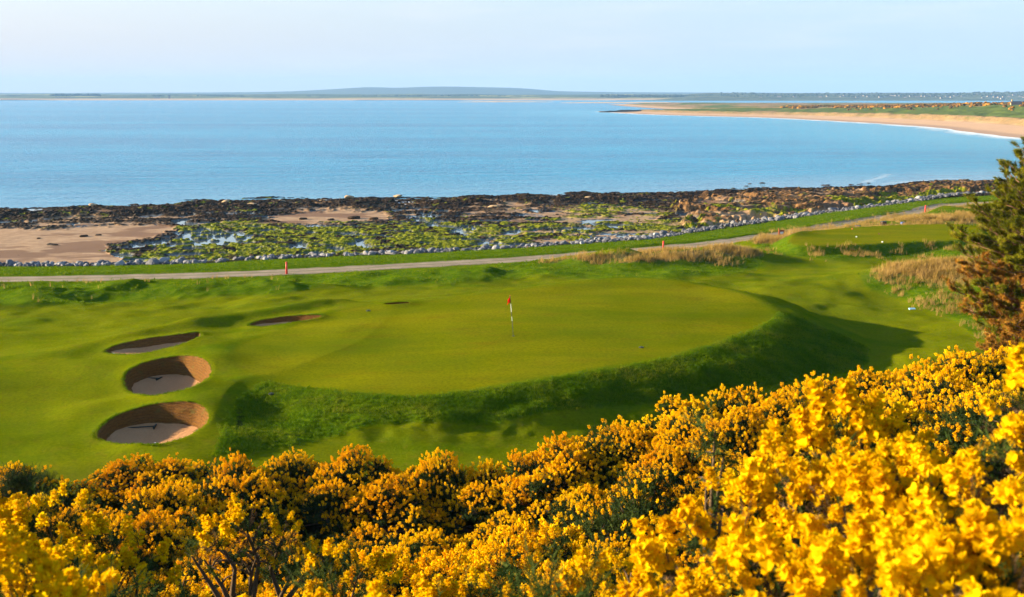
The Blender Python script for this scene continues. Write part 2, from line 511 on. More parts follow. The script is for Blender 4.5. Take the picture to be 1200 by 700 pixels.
BUMPS = []
for px, py, amp, s in [(225, 470, 0.38, 2.0), (250, 490, 0.25, 1.6), (118, 515, -0.25, 2.0), (165, 524, -0.15, 1.8),
                       (232, 417, 0.36, 1.8), (252, 436, 0.22, 1.4), (140, 455, -0.22, 1.9), (190, 466, -0.1, 1.6),
                       (231, 391, 0.04, 1.2), (120, 416, -0.2, 1.6), (172, 416.5, 0.1, 1.6), (365, 369, 0.22, 2.0), (340, 381, 0.05, 1.5)]:
    bx, by = bp(px, py); BUMPS.append((float(bx), float(by), amp, s))
KNOLLS = []
for px, py, amp, sx_, sy_ in [(780, 303, 0.75, 7.5, 3.2), (860, 301, 0.6, 4.0, 3.0), (715, 302, 0.45, 5, 2.5), (905, 281, 0.7, 3.0, 3.0), (1095, 328, 0.8, 5.5, 4.5), (1150, 335, 0.9, 5, 6), (1110, 258, 0.6, 7, 4), (60, 342, 0.35, 9, 2.5), (150, 338, 0.5, 6, 2.2), (280, 338, 0.4, 5, 2), (900, 334, 0.3, 1.6, 1.2), (340, 340, 0.45, 3, 2.2), (560, 318, 0.35, 8, 2.5), (620, 322, 0.4, 5, 2.5)]:
    bx, by = at(px, py, 5.0); KNOLLS.append((float(bx), float(by), amp, sx_, sy_))


def at_ground(px, py, z0=6.5, f=zcourse, it=30):
    px = np.atleast_1d(np.asarray(px, float)); py = np.atleast_1d(np.asarray(py, float))
    z = np.full(px.shape, float(z0))
    for _ in range(it):
        x, y = at(px, py, z)
        z = 0.5 * z + 0.5 * f(x, y)
    return x, y, z


def gz(x, y):
    return float(zcourse(np.array([x]), np.array([y]))[0])


# bunker rims on the ground
BUNK = []
for b in bunker_defs:
    P = np.array(b['px']); x, y, z = at_ground(P[:, 0], P[:, 1])
    R = catmull(np.stack([x, y], 1), 8)
    # make sure it winds one way round
    BUNK.append(dict(rim=R, wall=b['wall'], c=R.mean(0)))

# ---- course mesh: a fan grid whose cells grow with distance
nc = 820
U = np.linspace(-0.95, 0.95, nc)
core = np.linspace(-0.56, 0.56, 620)
U = np.concatenate([np.linspace(-1.3, -0.57, 70), core, np.linspace(0.57, 1.3, 70)])
nr = 620
s = np.linspace(0, 1, nr)
# depth rows: denser between 36 m and the path
knots_s = np.array([0, 0.10, 0.26, 0.70, 1.0]); knots_d = np.array([-3.0, 8, 30, 72, 1.0])
D = np.empty((nr, len(U)))
for j, u in enumerate(U):
    end = float(D_ARM(u)) + 0.6
    kd = knots_d.copy(); kd[-1] = end
    if end < 95: kd[3] = 66
    D[:, j] = np.interp(s, knots_s, kd)
GX = U[None, :] * (D + APEX); GY = D
GZ = zcourse(GX, GY)
PX, PY = to_px(GX, GY, GZ)
hole = np.zeros(GX.shape, bool)
for b in BUNK:
    m = (np.abs(GX - b['c'][0]) < 9) & (np.abs(GY - b['c'][1]) < 9)
    sd = np.full(GX.shape, -99.0)
    sd[m] = sdist(GX[m], GY[m], b['rim'])
    hole |= sd > -0.45
F = grid_faces(*GX.shape)
F = F[~hole.ravel()[F].any(1)]
V = np.stack([GX.ravel(), GY.ravel(), GZ.ravel()], 1)


def polymask(px, py, poly, soft):
    return sstep(-soft, soft, sdist(px, py, poly))


# zones (how the turf is kept), fixed to the ground
toe_px = [(250, 535), (330, 525), (400, 508), (433, 498), (500, 494), (567, 496), (650, 481), (700, 478), (800, 468), (900, 452), (1000, 434), (1018, 424), (1012, 405), (985, 392), (950, 378), (915, 366), (903, 376), (868, 393), (800, 415), (735, 429), (667, 440), (575, 454), (483, 464), (400, 458), (310, 446), (278, 470), (262, 500)]
backrough_px = [(-200, 326), (0, 331), (200, 328), (400, 319), (600, 308), (690, 300), (760, 296), (860, 290), (892, 296), (895, 312), (850, 322), (780, 327), (700, 328), (640, 322), (560, 330), (420, 338), (380, 332), (330, 345), (200, 350), (100, 356), (-200, 362)]
rightrough_px = [(1005, 322), (1040, 312), (1110, 305), (1260, 300), (1320, 420), (1180, 410), (1140, 392), (1120, 375), (1060, 352), (1020, 340)]
teerough_px = [(880, 283), (905, 270), (930, 268), (960, 266), (1010, 258), (1080, 248), (1115, 244), (1200, 238), (1260, 270), (1200, 290), (1150, 300), (985, 305), (935, 302), (890, 296)]


def zones(X, Y, PX, PY):
    wob = (fbm(X / 2.5, Y / 2.5, 3, 77) - 0.5)
    g = np.maximum(sstep(-0.35, 0.25, sdist(X, Y, GREEN) + 0.2 * wob), sstep(-0.3, 0.1, sdist(X, Y, TEE)))
    r = np.zeros(X.shape)
    nz = wob * 8
    for P in (toe_px, backrough_px, rightrough_px, teerough_px):
        r = np.maximum(r, polymask(PX + nz, PY + nz * 0.5, P, 3.2))
    u = X / (Y + APEX)
    dp = Y - D_PATH(u)
    r = np.maximum(r, sstep(0.5, 2.0, dp))
    r = r * (1 - g)
    straw = np.zeros(X.shape)
    for bx, by, amp, sx_, sy_ in KNOLLS[:7]:
        straw = np.maximum(straw, np.exp(-(((X - bx) / sx_) ** 2 + ((Y - by) / sy_) ** 2)))
    straw = sstep(0.25, 0.8, straw + (fbm(X / 1.7, Y / 1.7, 3, 91) - 0.5) * 0.7) * r
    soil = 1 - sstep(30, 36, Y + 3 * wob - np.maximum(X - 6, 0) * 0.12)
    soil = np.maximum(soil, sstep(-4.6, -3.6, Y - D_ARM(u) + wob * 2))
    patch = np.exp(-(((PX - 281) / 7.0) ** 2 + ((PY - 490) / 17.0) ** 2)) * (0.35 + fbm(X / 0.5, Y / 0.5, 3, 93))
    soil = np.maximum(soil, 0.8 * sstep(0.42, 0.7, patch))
    return g, r, straw, soil


gA, rA, sA, soA = zones(GX, GY, PX, PY)

# bunker collars: fine rings of turf joined to the same sheet
Vs = [V]; Fs = [F]; Att = [[a.ravel() for a in (gA, rA, sA, soA)]]
n0 = len(V)
for b in BUNK:
    R = b['rim']; n = len(R)
    nrm = np.roll(R, -1, 0) - np.roll(R, 1, 0); nrm = np.stack([nrm[:, 1], -nrm[:, 0]], 1)
    nrm /= np.linalg.norm(nrm, axis=1)[:, None]
    if (nrm * (R - b['c'])).sum() < 0: nrm = -nrm
    b['n'] = nrm
    offs = [0.0, 0.08, 0.25, 0.5, 0.8, 1.05]
    pts = [R + nrm * o for o in offs]
    zr = [zcourse(p[:, 0], p[:, 1]) for p in pts]
    lip = [0.05, 0.075, 0.05, 0.02, 0.006, -0.004]
    rv = np.concatenate([np.column_stack([p, z + l]) for p, z, l in zip(pts, zr, lip)])
    b['zr'] = zr[0] + lip[0]
    f = []
    for k in range(len(offs) - 1):
        for i in range(n):
            f.append((k * n + i, k * n + (i + 1) % n, (k + 1) * n + (i + 1) % n, (k + 1) * n + i))
    Vs.append(rv); Fs.append(np.array(f) + n0); n0 += len(rv)
    ppx, ppy = to_px(rv[:, 0], rv[:, 1], rv[:, 2])
    z4 = zones(rv[:, 0], rv[:, 1], ppx, ppy)
    Att.append(list(z4))
V = np.concatenate(Vs); F = np.concatenate(Fs); Att = [np.concatenate([a[i] for a in Att]) for i in range(4)]

# ---- turf material
t = NT('links turf')
P0 = t.pos()
big = t.rng(t.noise(P0, 0.09, 3, 0.5), 0.3, 0.7)
med = t.rng(t.noise(t.pos(0.5, 1.0, 1.0), 0.55, 4, 0.6), 0.28, 0.72)
fine = t.noise(P0, 7.0, 5, 0.7)
vfine = t.noise(P0, 28.0, 3, 0.7)
fair = t.mix(med, (0.074, 0.125, 0.001), (0.165, 0.174, 0.002))
fair = t.mix(big, fair, (0.155, 0.172, 0.002))
fair = t.mix(t.rng(t.noise(P0, 1.9, 5, 0.7), 0.52, 0.70, 0, 0.65), fair, (0.15, 0.130, 0.010))
grn = t.mix(t.rng(t.noise(t.pos(0.35, 1.0, 1), 0.32, 4, 0.55), 0.3, 0.7), (0.130, 0.155, 0.001), (0.205, 0.192, 0.002))
grn = t.mix(t.rng(t.noise(t.pos(0.4, 1.3, 1), 0.8, 5, 0.65), 0.5, 0.72, 0, 0.5), grn, (0.165, 0.115, 0.006))
rou = t.mix(t.rng(t.noise(P0, 1.3, 5, 0.65), 0.3, 0.7), (0.052, 0.115, 0.002), (0.120, 0.180, 0.003))
rou = t.mix(t.rng(t.noise(P0, 3.1, 4, 0.65), 0.55, 0.75, 0, 0.6), rou, (0.13, 0.12, 0.03))
c = t.mix(t.attr('green'), fair, grn)
c = t.mix(t.attr('rough'), c, rou)
c = t.mix(t.attr('straw'), c, t.mix(fine, (0.16, 0.115, 0.045), (0.34, 0.24, 0.10)))
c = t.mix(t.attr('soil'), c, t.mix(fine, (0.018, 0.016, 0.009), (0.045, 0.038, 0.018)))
c = t.mix(t.rng(fine, 0.30, 0.66, 0.42, 0.0), c, (0.025, 0.05, 0.002))
c = t.mix(t.rng(t.noise(t.pos(0.3, 1, 1), 0.22, 4, 0.6), 0.5, 0.72, 0, 0.35), c, (0.045, 0.10, 0.002))
rb = t.math('ADD', t.math('MULTIPLY', t.attr('rough'), 0.75), 0.30)
rb = t.math('SUBTRACT', rb, t.math('MULTIPLY', t.attr('green'), 0.17))
hgt = t.math('MULTIPLY', t.math('ADD', fine, t.math('MULTIPLY', vfine, 0.5)), rb)
nm = t.bump(hgt, 0.9, 0.10)
TURF = t.done(t.pbr(c, 0.95, nm, 0.0))
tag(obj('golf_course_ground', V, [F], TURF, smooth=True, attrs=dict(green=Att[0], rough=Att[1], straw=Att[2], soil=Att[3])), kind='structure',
    label='undulating links turf with raised putting green and fairway')

# ---- path ribbon
t = NT('gravel path')
p = t.pos()
c = t.mix(t.rng(t.noise(p, 0.5, 5, 0.65), 0.3, 0.7), (0.24, 0.185, 0.135), (0.40, 0.315, 0.235))
c = t.mix(t.rng(t.noise(p, 9, 4, 0.7), 0.35, 0.7, 0, 0.4), c, (0.16, 0.13, 0.10))
c = t.mix(t.attr('verge'), c, t.mix(t.noise(p, 3, 4, .7), (0.10, 0.11, 0.03), (0.20, 0.17, 0.09)))
M_PATH = t.done(t.pbr(c, 0.9, t.bump(t.noise(p, 18, 4, 0.7), 0.6, 0.03), 0.1))
dirs = np.gradient(PATH, axis=0); dirs /= np.linalg.norm(dirs, axis=1)[:, None]
nrm = np.stack([-dirs[:, 1], dirs[:, 0]], 1)
offs = np.array([-1.55, -1.0, -0.75, -0.3, 0.0, 0.3, 0.75, 1.0, 1.55])
pv = []; pa = []
for i, o in enumerate(offs):
    e = (abs(o) > 1.5) * (fbm(PATH[:, 0] / 1.5, PATH[:, 1] / 1.5 + i * 9, 3, 5) - 0.5) * 0.9
    q = PATH + nrm * (o + e)[:, None]
    pv.append(np.column_stack([q, zcourse(q[:, 0], q[:, 1]) + 0.035 - 0.02 * (abs(o) > 1.5)]))
pv = np.concatenate(pv)
for i, o in enumerate(offs):
    k_ = {0: 0.9, 1.55: 0.8, 0.3: 0.3, 1.0: 0.25}.get(abs(o), 0.0)
    pa.append(np.clip(k_ * (0.2 + 1.3 * fbm(PATH[:, 0] / 2.5, PATH[:, 1] / 2.5 + i * 5, 3, 15)), 0, 1))
tag(obj('path', pv, [grid_faces(len(offs), len(PATH))], M_PATH, smooth=True, attrs=dict(verge=np.concatenate(pa))), kind='structure', label='pale gravel path along the shore')

# ================================================================== BUNKERS
t = NT('bunker sand')
p = t.pos()
c = t.mix(t.noise(p, 1.2, 5, 0.6), (0.40, 0.205, 0.092), (0.52, 0.285, 0.135))
c = t.mix(t.rng(t.noise(p, 14, 4, 0.7), 0.4, 0.7, 0, 0.35), c, (0.24, 0.125, 0.06))
M_SAND = t.done(t.pbr(c, 0.95, t.bump(t.noise(p, 5, 6, 0.65), 0.8, 0.12), 0.05))
t = NT('stacked turf wall')
p = t.pos()
g = t.n('ShaderNodeNewGeometry'); sx = t.n('ShaderNodeSeparateXYZ'); t.l(g.outputs['Position'], sx.inputs[0])
zz = t.math('ADD', t.math('MULTIPLY', sx.outputs[2], 17.0), t.math('MULTIPLY', t.noise(p, 1.6, 5, 0.7), 7.0))
band = t.math('SINE', t.math('MULTIPLY', zz, 3.1))
nz = t.noise(t.pos(1, 1, 2.5), 9, 4, 0.7)
c = t.mix(nz, (0.030, 0.015, 0.005), (0.30, 0.135, 0.030))
c = t.mix(t.rng(band, 0.0, -0.95, 0, 0.32), c, (0.05, 0.032, 0.016))
c = t.mix(t.rng(t.noise(p, 3, 4, 0.6), 0.55, 0.75, 0, 0.6), c, (0.10, 0.10, 0.025))
hb = t.math('ADD', t.math('MULTIPLY', band, 0.12), nz)
M_WALL = t.done(t.pbr(c, 0.95, t.bump(hb, 1.0, 0.07), 0.05))
bunk_labels = ['sand bunker with a rake, nearest the gorse bushes', 'sand bunker with a rake in the middle of the three on the left',
               'narrow sand bunker cut behind the other two on the left ridge', 'shallow sliver of sand bunker at the left back of the green',
               'tiny far bunker showing as a dark line behind the green']
for bi, b in enumerate(BUNK):
    R, zr, n_in = b['rim'], b['zr'], -b['n']; n = len(R)
    c = b['c']; zc = np.percentile(zr, 8) - b['wall']
    ctr = np.array([c[0], c[1]])
    root = empty('bunker', (c[0], c[1], zc)); tag(root, bunk_labels[bi], 'bunker', 'pot bunkers around the green')
    size = np.sqrt(((R - ctr) ** 2).sum(1)).mean()
    ins = min(0.34, 0.16 * size)
    foot = R + n_in * ins
    nw = 9
    wv = []
    for k in range(nw + 1):
        f = k / nw
        q = R * (1 - f) + foot * f
        zt = zr * (1 - f) + (zc + 0.10 * (zr - zr.min())) * f
        ang = np.arange(n)
        q = q + n_in * ((fbm(q[:, 0] * 3, q[:, 1] * 3 + k * 3.3, 3, 9) - 0.5) * 0.10 * (0 < f < 1))[:, None]
        wv.append(np.column_stack([q, zt]))
    wv = np.concatenate(wv)
    wf = [(k * n + i, k * n + (i + 1) % n, (k + 1) * n + (i + 1) % n, (k + 1) * n + i) for k in range(nw) for i in range(n)]
    wv0 = wv - np.array([c[0], c[1], zc])
    obj('turf_wall', wv0, [np.array(wf)], M_WALL, root, smooth=True)
    fv = []
    rings = [1.03, 0.9, 0.75, 0.6, 0.45, 0.3, 0.15, 0.02]
    for k in rings:
        q = ctr + (foot - ctr) * k
        zed = (zc + 0.10 * (zr - zr.min())) + 0.03
        z = zed * k ** 2 + (zc - 0.12) * (1 - k ** 2) + (fbm(q[:, 0] * 1.6, q[:, 1] * 1.6, 4, 14) - 0.5) * 0.10
        fv.append(np.column_stack([q, z]))
    fv = np.concatenate(fv) - np.array([c[0], c[1], zc])
    ff = [(k * n + i, k * n + (i + 1) % n, (k + 1) * n + (i + 1) % n, (k + 1) * n + i) for k in range(len(rings) - 1) for i in range(n)]
    obj('sand_floor', fv, [np.array(ff)], M_SAND, root, smooth=True)
    b['zc'] = zc

#@@PART2
# ================================================================== FORESHORE
sand_px = [[(-300, 272), (0, 268), (60, 269), (110, 264), (180, 261.5), (212, 266), (195, 275), (150, 284), (128, 288), (122, 297), (140, 305), (160, 315), (0, 316), (-300, 316)],
           [(308, 256), (340, 250), (400, 246.5), (452, 248), (470, 254), (440, 258.5), (390, 262), (330, 263)],
           [(695, 284), (705, 275), (745, 277), (770, 285)], [(870, 270), (925, 262), (1000, 252), (1010, 247), (985, 246), (930, 254), (860, 263)],
           [(1085, 216.5), (1100, 213.5), (1150, 213), (1160, 216)], [(590, 243.5), (640, 241), (650, 243.5), (600, 246)]]
pool_px = [[(126, 291), (190, 279.5), (206, 272), (240, 267.5), (288, 275), (292, 283), (262, 291), (250, 286), (225, 291.5), (190, 290), (150, 292.5)],
           [(478, 252), (500, 248), (522, 249), (520, 260), (498, 264), (476, 258)], [(528, 272), (560, 264), (566, 270), (540, 277)],
           [(588, 271), (610, 269), (612, 275), (585, 275)], [(645, 268), (690, 264), (692, 270), (650, 272)], [(688, 278), (700, 272), (740, 274), (730, 281), (700, 283)],
           [(330, 287), (350, 284), (362, 289), (340, 292)], [(390, 289), (408, 288), (404, 294), (388, 294)], [(205, 253), (222, 250), (226, 252), (210, 256)], [(455, 243), (478, 243.5), (470, 247), (452, 246)],
           [(805, 288), (820, 286), (822, 289), (806, 290)]]
algae_px = [[(105, 292), (170, 297), (230, 285), (262, 268), (330, 266), (420, 262), (480, 262), (560, 262), (640, 260), (700, 250), (760, 255), (830, 262), (880, 262), (900, 258), (880, 268), (820, 276), (760, 285), (690, 290), (600, 296), (480, 303), (400, 306), (300, 312), (160, 316), (130, 305)],
            [(800, 290), (830, 268), (900, 262), (930, 256), (880, 270), (840, 284)], [(820, 250), (900, 246), (960, 250), (900, 258)], [(640, 247), (700, 240), (760, 243), (800, 252), (740, 256), (660, 254)], [(980, 240), (1080, 226), (1150, 222), (1120, 230), (1010, 246)], [(205, 268), (300, 260), (330, 268), (230, 282)]]
rock_px = [[(800, 268), (800, 240), (830, 232), (900, 230), (1010, 226), (1090, 220), (1170, 217), (1130, 226), (1020, 238), (990, 248), (930, 254), (870, 262), (840, 268)]]

Ub = np.linspace(-0.60, 0.60, 1150)
nrb = 430
qs = np.concatenate([np.linspace(-0.06, 1.12, nrb - 30), np.linspace(1.14, 2.2, 30)])
DA = D_ARM(Ub)[None, :]; DS = D_SHORE(Ub)[None, :]
BY = DA + (DS - DA) * qs[:, None]; BX = Ub[None, :] * (BY + APEX); BQ = np.repeat(qs[:, None], len(Ub), 1)
prof_q = np.array([-0.06, 0.0, 0.05, 0.12, 0.3, 0.6, 0.9, 1.0, 1.12, 2.2]); prof_z = np.array([3.0, 2.85, 1.5, 0.95, 0.72, 0.55, 0.25, 0.03, -0.5, -4])
bz0 = np.interp(BQ, prof_q, prof_z)
PX, PY = to_px(BX, BY, bz0)
w1 = fbm(BX / 4.5, BY / 4.5, 4, 101) - 0.5; w2 = fbm(BX / 1.3, BY / 1.3, 4, 103) - 0.5; w3 = fbm(BX / 3.0 + 50, BY / 3.0, 4, 107) - 0.5
nx, ny = w1 * 46 + w2 * 30, w3 * 12 + w2 * 10


def bmask(polys, soft=3.0, k=1.0):
    m = np.zeros(PX.shape)
    for P in polys:
        sub = sstep(-soft, soft, sdist(PX + nx * k, (PY + ny * k), np.array(P, float)))
        m = np.maximum(m, sub)
    return m


sand = bmask(sand_px, 1.5, 0.55)
pool = bmask(pool_px, 1.0, 0.7)
rnd_pool = sstep(0.63, 0.66, fbm(BX / 4.0 + 7, BY / 2.6, 4, 131)) * sstep(0.08, 0.16, BQ) * (1 - sstep(0.72, 0.86, BQ))
pool = np.maximum(pool * (w2 < 0.13), rnd_pool * (sand < 0.5) * (PX < 880))
algae = bmask(algae_px, 2.5, 1.0)
algae = sstep(0.46, 0.60, algae * 0.66 + w2 * 1.45 + w1 * 0.9 + 0.04) * (1 - sand) * (1 - pool)
rock = bmask(rock_px, 3.0, 0.8)
wet_sand = sstep(0.5, 0.62, fbm(BX / 5 + 20, BY / 3.4, 4, 151)) * sstep(540, 600, PX) * (PX < 1000) * sstep(0.1, 0.2, BQ) * (1 - sstep(0.62, 0.8, BQ))
sandm = np.maximum(sand, wet_sand * 0.9)
kp = sstep(0.60, 0.66, fbm(BX / 6 + 31, BY / 2.4, 4, 161)) * sstep(0.5, 0.62, BQ) * (BQ < 0.97)
sandm = np.maximum(sandm, kp * 0.95 * (PX < 1010))
kelp = np.clip(1 - np.maximum(np.maximum(sandm, pool), 0), 0, 1)
lump = np.abs(fbm(BX / 0.9, BY / 0.9, 3, 201) - 0.5) * 2
lump2 = fbm(BX / 0.42, BY / 0.42, 2, 205)
ledge = fbm(BX / 5.5 + 0.5 * BY / 5.5, BY / 2.2, 4, 211)
bz0 = bz0 + (fbm(BX / 7, BY / 5, 4, 240) - 0.5) * 1.15 * sstep(0.72, 0.9, BQ) * (1 - sstep(1.12, 1.3, BQ))
bz = bz0 + kelp * (0.26 * (1 - lump) ** 2 + 0.22 * (lump2 - 0.4) + 0.14 * w1) * sstep(0.03, 0.1, BQ)
bz += rock * (0.9 * sstep(0.45, 0.62, ledge) + 0.5 * (fbm(BX / 1.6, BY / 1.2, 3, 215) - 0.4)) * sstep(0.02, 0.2, BQ) * (1 - sstep(0.82, 1.0, BQ))
bz += 0.35 * sstep(0.45, 0.7, fbm(BX / 3.4, BY / 3.0, 3, 221)) * kelp * sstep(0.7, 0.9, BQ) * (1 - sstep(1.0, 1.1, BQ))
bz = bz * (1 - pool) + (bz0 - 0.10) * pool
bz += sandm * (fbm(BX / 7, BY / 7, 3, 230) - 0.5) * 0.16

t = NT('foreshore')
P0 = t.pos()
n1 = t.noise(P0, 0.8, 5, 0.65); n2 = t.noise(P0, 4.5, 5, 0.7); n3 = t.noise(P0, 14, 3, 0.7)
kel = t.mix(t.rng(n2, 0.3, 0.7), (0.006, 0.005, 0.004), (0.040, 0.022, 0.008))
kel = t.mix(t.rng(n1, 0.5, 0.7, 0, 0.6), kel, (0.075, 0.040, 0.012))
roc = t.mix(t.rng(n1, 0.35, 0.65), (0.05, 0.026, 0.012), (0.24, 0.125, 0.045))
roc = t.mix(t.rng(n2, 0.5, 0.72, 0, 0.8), roc, (0.38, 0.24, 0.10))
alg = t.mix(t.rng(n2, 0.3, 0.68), (0.070, 0.090, 0.002), (0.26, 0.275, 0.003))
alg = t.mix(t.rng(n3, 0.58, 0.75, 0, 0.6), alg, (0.03, 0.022, 0.006))
snd = t.mix(t.rng(n1, 0.3, 0.7), (0.29, 0.18, 0.10), (0.42, 0.28, 0.165))
snd = t.mix(t.attr('wet'), snd, (0.20, 0.115, 0.065))
c = t.mix(t.attr('rock'), kel, roc)
c = t.mix(t.attr('algae'), c, alg)
c = t.mix(t.attr('sand'), c, snd)
c = t.mix(t.attr('pool'), c, (0.10, 0.12, 0.12))
rr = t.math('SUBTRACT', 0.75, t.math('MULTIPLY', t.attr('pool'), 0.70), clamp=True)
hh = t.math('MULTIPLY', t.math('ADD', n2, t.math('MULTIPLY', n3, 0.6)), t.math('SUBTRACT', 1.0, t.math('MAXIMUM', t.attr('pool'), t.math('MULTIPLY', t.attr('sand'), 0.85))))
M_SHORE = t.done(t.pbr(c, rr, t.bump(hh, 0.9, 0.16), t.math('ADD', 0.06, t.math('MULTIPLY', t.attr('pool'), 0.44))))
wet = sstep(0.48, 0.60, fbm(BX / 9 + 3, BY / 5, 3, 251) + 0.25 * sstep(272, 284, PY) - 0.12)
tag(obj('foreshore', np.stack([BX.ravel(), BY.ravel(), bz.ravel()], 1), [grid_faces(*BX.shape)], M_SHORE, smooth=True,
        attrs=dict(sand=sandm, pool=pool, algae=algae, rock=rock, wet=wet)), kind='structure', label='low tide reef of kelp, green weed, sand and pools')


def zbeach_pts(mask, n, seed):
    r = np.random.default_rng(seed)
    pr = (mask / (1)).ravel().astype(float)
    cell = np.gradient(BY, axis=0) * (BY * (Ub[1] - Ub[0]))
    pr = pr * cell.ravel(); pr /= pr.sum()
    k = r.choice(len(pr), n, p=pr)
    return np.column_stack([BX.ravel()[k] + r.normal(0, .1, n), BY.ravel()[k] + r.normal(0, .1, n), bz.ravel()[k]]), k


# ---- rock prototypes
def ico(sub=2):
    import bmesh
    bm = bmesh.new(); bmesh.ops.create_icosphere(bm, subdivisions=sub, radius=1.0)
    V = np.array([v.co[:] for v in bm.verts]); T = np.array([[v.index for v in f.verts] for f in bm.faces]); bm.free()
    return V, T


ICO1, ICO2, ICO3 = ico(1), ico(2), ico(3)


def rock_shape(seed, base=None, cut=7, rough=0.22, flat=0.7):
    V, T = base or ICO2
    r = np.random.default_rng(seed)
    V = V.copy()
    for _ in range(cut):                       # chop facets off
        n = r.normal(size=3); n /= np.linalg.norm(n); d = r.uniform(0.55, 0.9)
        k = V @ n; over = np.maximum(k - d, 0); V -= over[:, None] * n
    o = r.uniform(0, 50, 3)
    nz = np.array([mnoise.noise(Vector(v * 1.7 + o)) for v in V])
    V *= (1 + rough * nz)[:, None]
    V *= np.array([1, r.uniform(0.7, 1.0), flat * r.uniform(0.8, 1.1)])
    return V, T


t = NT('armour stone'); p = t.opos(2.0); oi = t.n('ShaderNodeObjectInfo'); g = t.n('ShaderNodeNewGeometry')
f = t.math('ADD', t.math('MULTIPLY', t.math('ADD', oi.outputs['Random'], g.outputs['Random Per Island']), 0.4), t.math('MULTIPLY', t.noise(p, 3, 5, .6), 0.3), clamp=True)
c = t.ramp(f, [(0.1, (0.030, 0.033, 0.042)), (0.45, (0.085, 0.090, 0.11)), (0.7, (0.16, 0.16, 0.175)), (0.95, (0.34, 0.34, 0.35))])
M_STONE = t.done(t.pbr(c, 0.8, t.bump(t.noise(p, 7, 5, .65), 0.6, 0.1), 0.3))
M_BOULDER = None
t = NT('weedy boulder'); p = t.opos(1.6); oi = t.n('ShaderNodeObjectInfo'); g = t.n('ShaderNodeNewGeometry')
f = t.math('ADD', t.math('MULTIPLY', t.math('ADD', oi.outputs['Random'], g.outputs['Random Per Island']), 0.3), t.math('MULTIPLY', t.noise(p, 3, 5, .6), 0.5), clamp=True)
c = t.ramp(f, [(0.2, (0.006, 0.005, 0.004)), (0.55, (0.028, 0.016, 0.007)), (0.9, (0.10, 0.052, 0.018))])
M_BOULDER = t.done(t.pbr(c, 0.6, t.bump(t.noise(p, 6, 5, .65), 0.8, 0.15), 0.08))
t = NT('green weed clump'); p = t.opos(1.6); g = t.n('ShaderNodeNewGeometry')
f = t.math('ADD', t.math('MULTIPLY', g.outputs['Random Per Island'], 0.6), t.math('MULTIPLY', t.noise(p, 5, 5, .6), 0.5), clamp=True)
c = t.ramp(f, [(0.2, (0.022, 0.018, 0.005)), (0.45, (0.095, 0.11, 0.003)), (0.9, (0.28, 0.29, 0.004))])
M_WEED = t.done(t.pbr(c, 0.7, t.bump(t.noise(p, 9, 5, .65), 0.8, 0.1), 0.06))
M_TAN = simple_mat('bare tan rock', (0.42, 0.29, 0.16), 0.85, 0.2, 0.35, 2.0, 0.5)


def scatter_mesh(name, protos, P, S, R, mats, parent=None, smooth=False):
    """many small irregular solids in one mesh: P positions, S (n,3) scales, R z-rotations"""
    VV, FF, n0 = [], [], 0
    for i in range(len(P)):
        V, T = protos[i % len(protos)]
        ca, sa = math.cos(R[i]), math.sin(R[i])
        q = V * S[i]
        q = np.column_stack([q[:, 0] * ca - q[:, 1] * sa, q[:, 0] * sa + q[:, 1] * ca, q[:, 2]]) + P[i]
        VV.append(q); FF.append(T + n0); n0 += len(q)
    return obj(name, np.concatenate(VV), [np.concatenate(FF)], mats, parent, smooth=smooth)


# armour stones along the landward edge: the largest in view singly, the rest as a mass
r = np.random.default_rng(21)
stones = []
seg = np.linalg.norm(np.diff(ARM, axis=0), axis=1); cum = np.concatenate([[0], np.cumsum(seg)])
for k in range(7000):
    d = r.uniform(cum[0], cum[-1]); i = min(np.searchsorted(cum, d) - 1, len(seg) - 1); i = max(i, 0)
    f = (d - cum[i]) / seg[i]; x0, y0 = ARM[i] * (1 - f) + ARM[i + 1] * f
    if abs(x0 / (y0 + APEX)) > 0.57: continue
    o = r.uniform(-4.0, 1.4); y = y0 + o; x = x0 - o * 0.2
    q = (y - float(D_ARM(x / (y + APEX)))) / (float(D_SHORE(x / (y + APEX))) - float(D_ARM(x / (y + APEX))))
    z = float(np.interp(q, prof_q, prof_z))
    s_ = 0.10 + 0.27 * r.random() ** 2.0 + (r.random() < 0.06) * r.uniform(0.1, 0.32)
    if vnoise(np.array([x0 / 2.1]), np.array([y0 / 2.1]), 19)[0] < 0.30 and s_ < 0.3: continue
    stones.append((x, y, 3.05 - 0.115 * o + 0.22 * s_, s_))
stones.sort(key=lambda s_: -s_[3] / s_[1])
sprot = [rock_shape(300 + i, ICO1 if i > 5 else ICO2, flat=0.75) for i in range(9)]
smesh = [mesh_data('armour_stone', V, [T], [M_STONE]) for V, T in sprot[:6]]
for i, (x, y, z, s_) in enumerate(stones[:300]):
    o = link('armour_stone', smesh[i % 6], None, (x, y, z), (r.uniform(-.4, .4), r.uniform(-.4, .4), r.uniform(0, 6.28)), (s_ * r.uniform(.9, 1.3), s_, s_))
    tag(o, 'pale blue grey armour stone in the rough line between path and reef', 'stone', 'armour stones along the path')
rest = stones[300:]
tag(scatter_mesh('armour_stones', sprot[6:], np.array([s_[:3] for s_ in rest]), np.array([[s_[3] * 1.15, s_[3], s_[3]] for s_ in rest]), r.uniform(0, 6.28, len(rest)), M_STONE),
    'smaller grey stones filling the bank between path and reef', 'stones', kind='stuff')

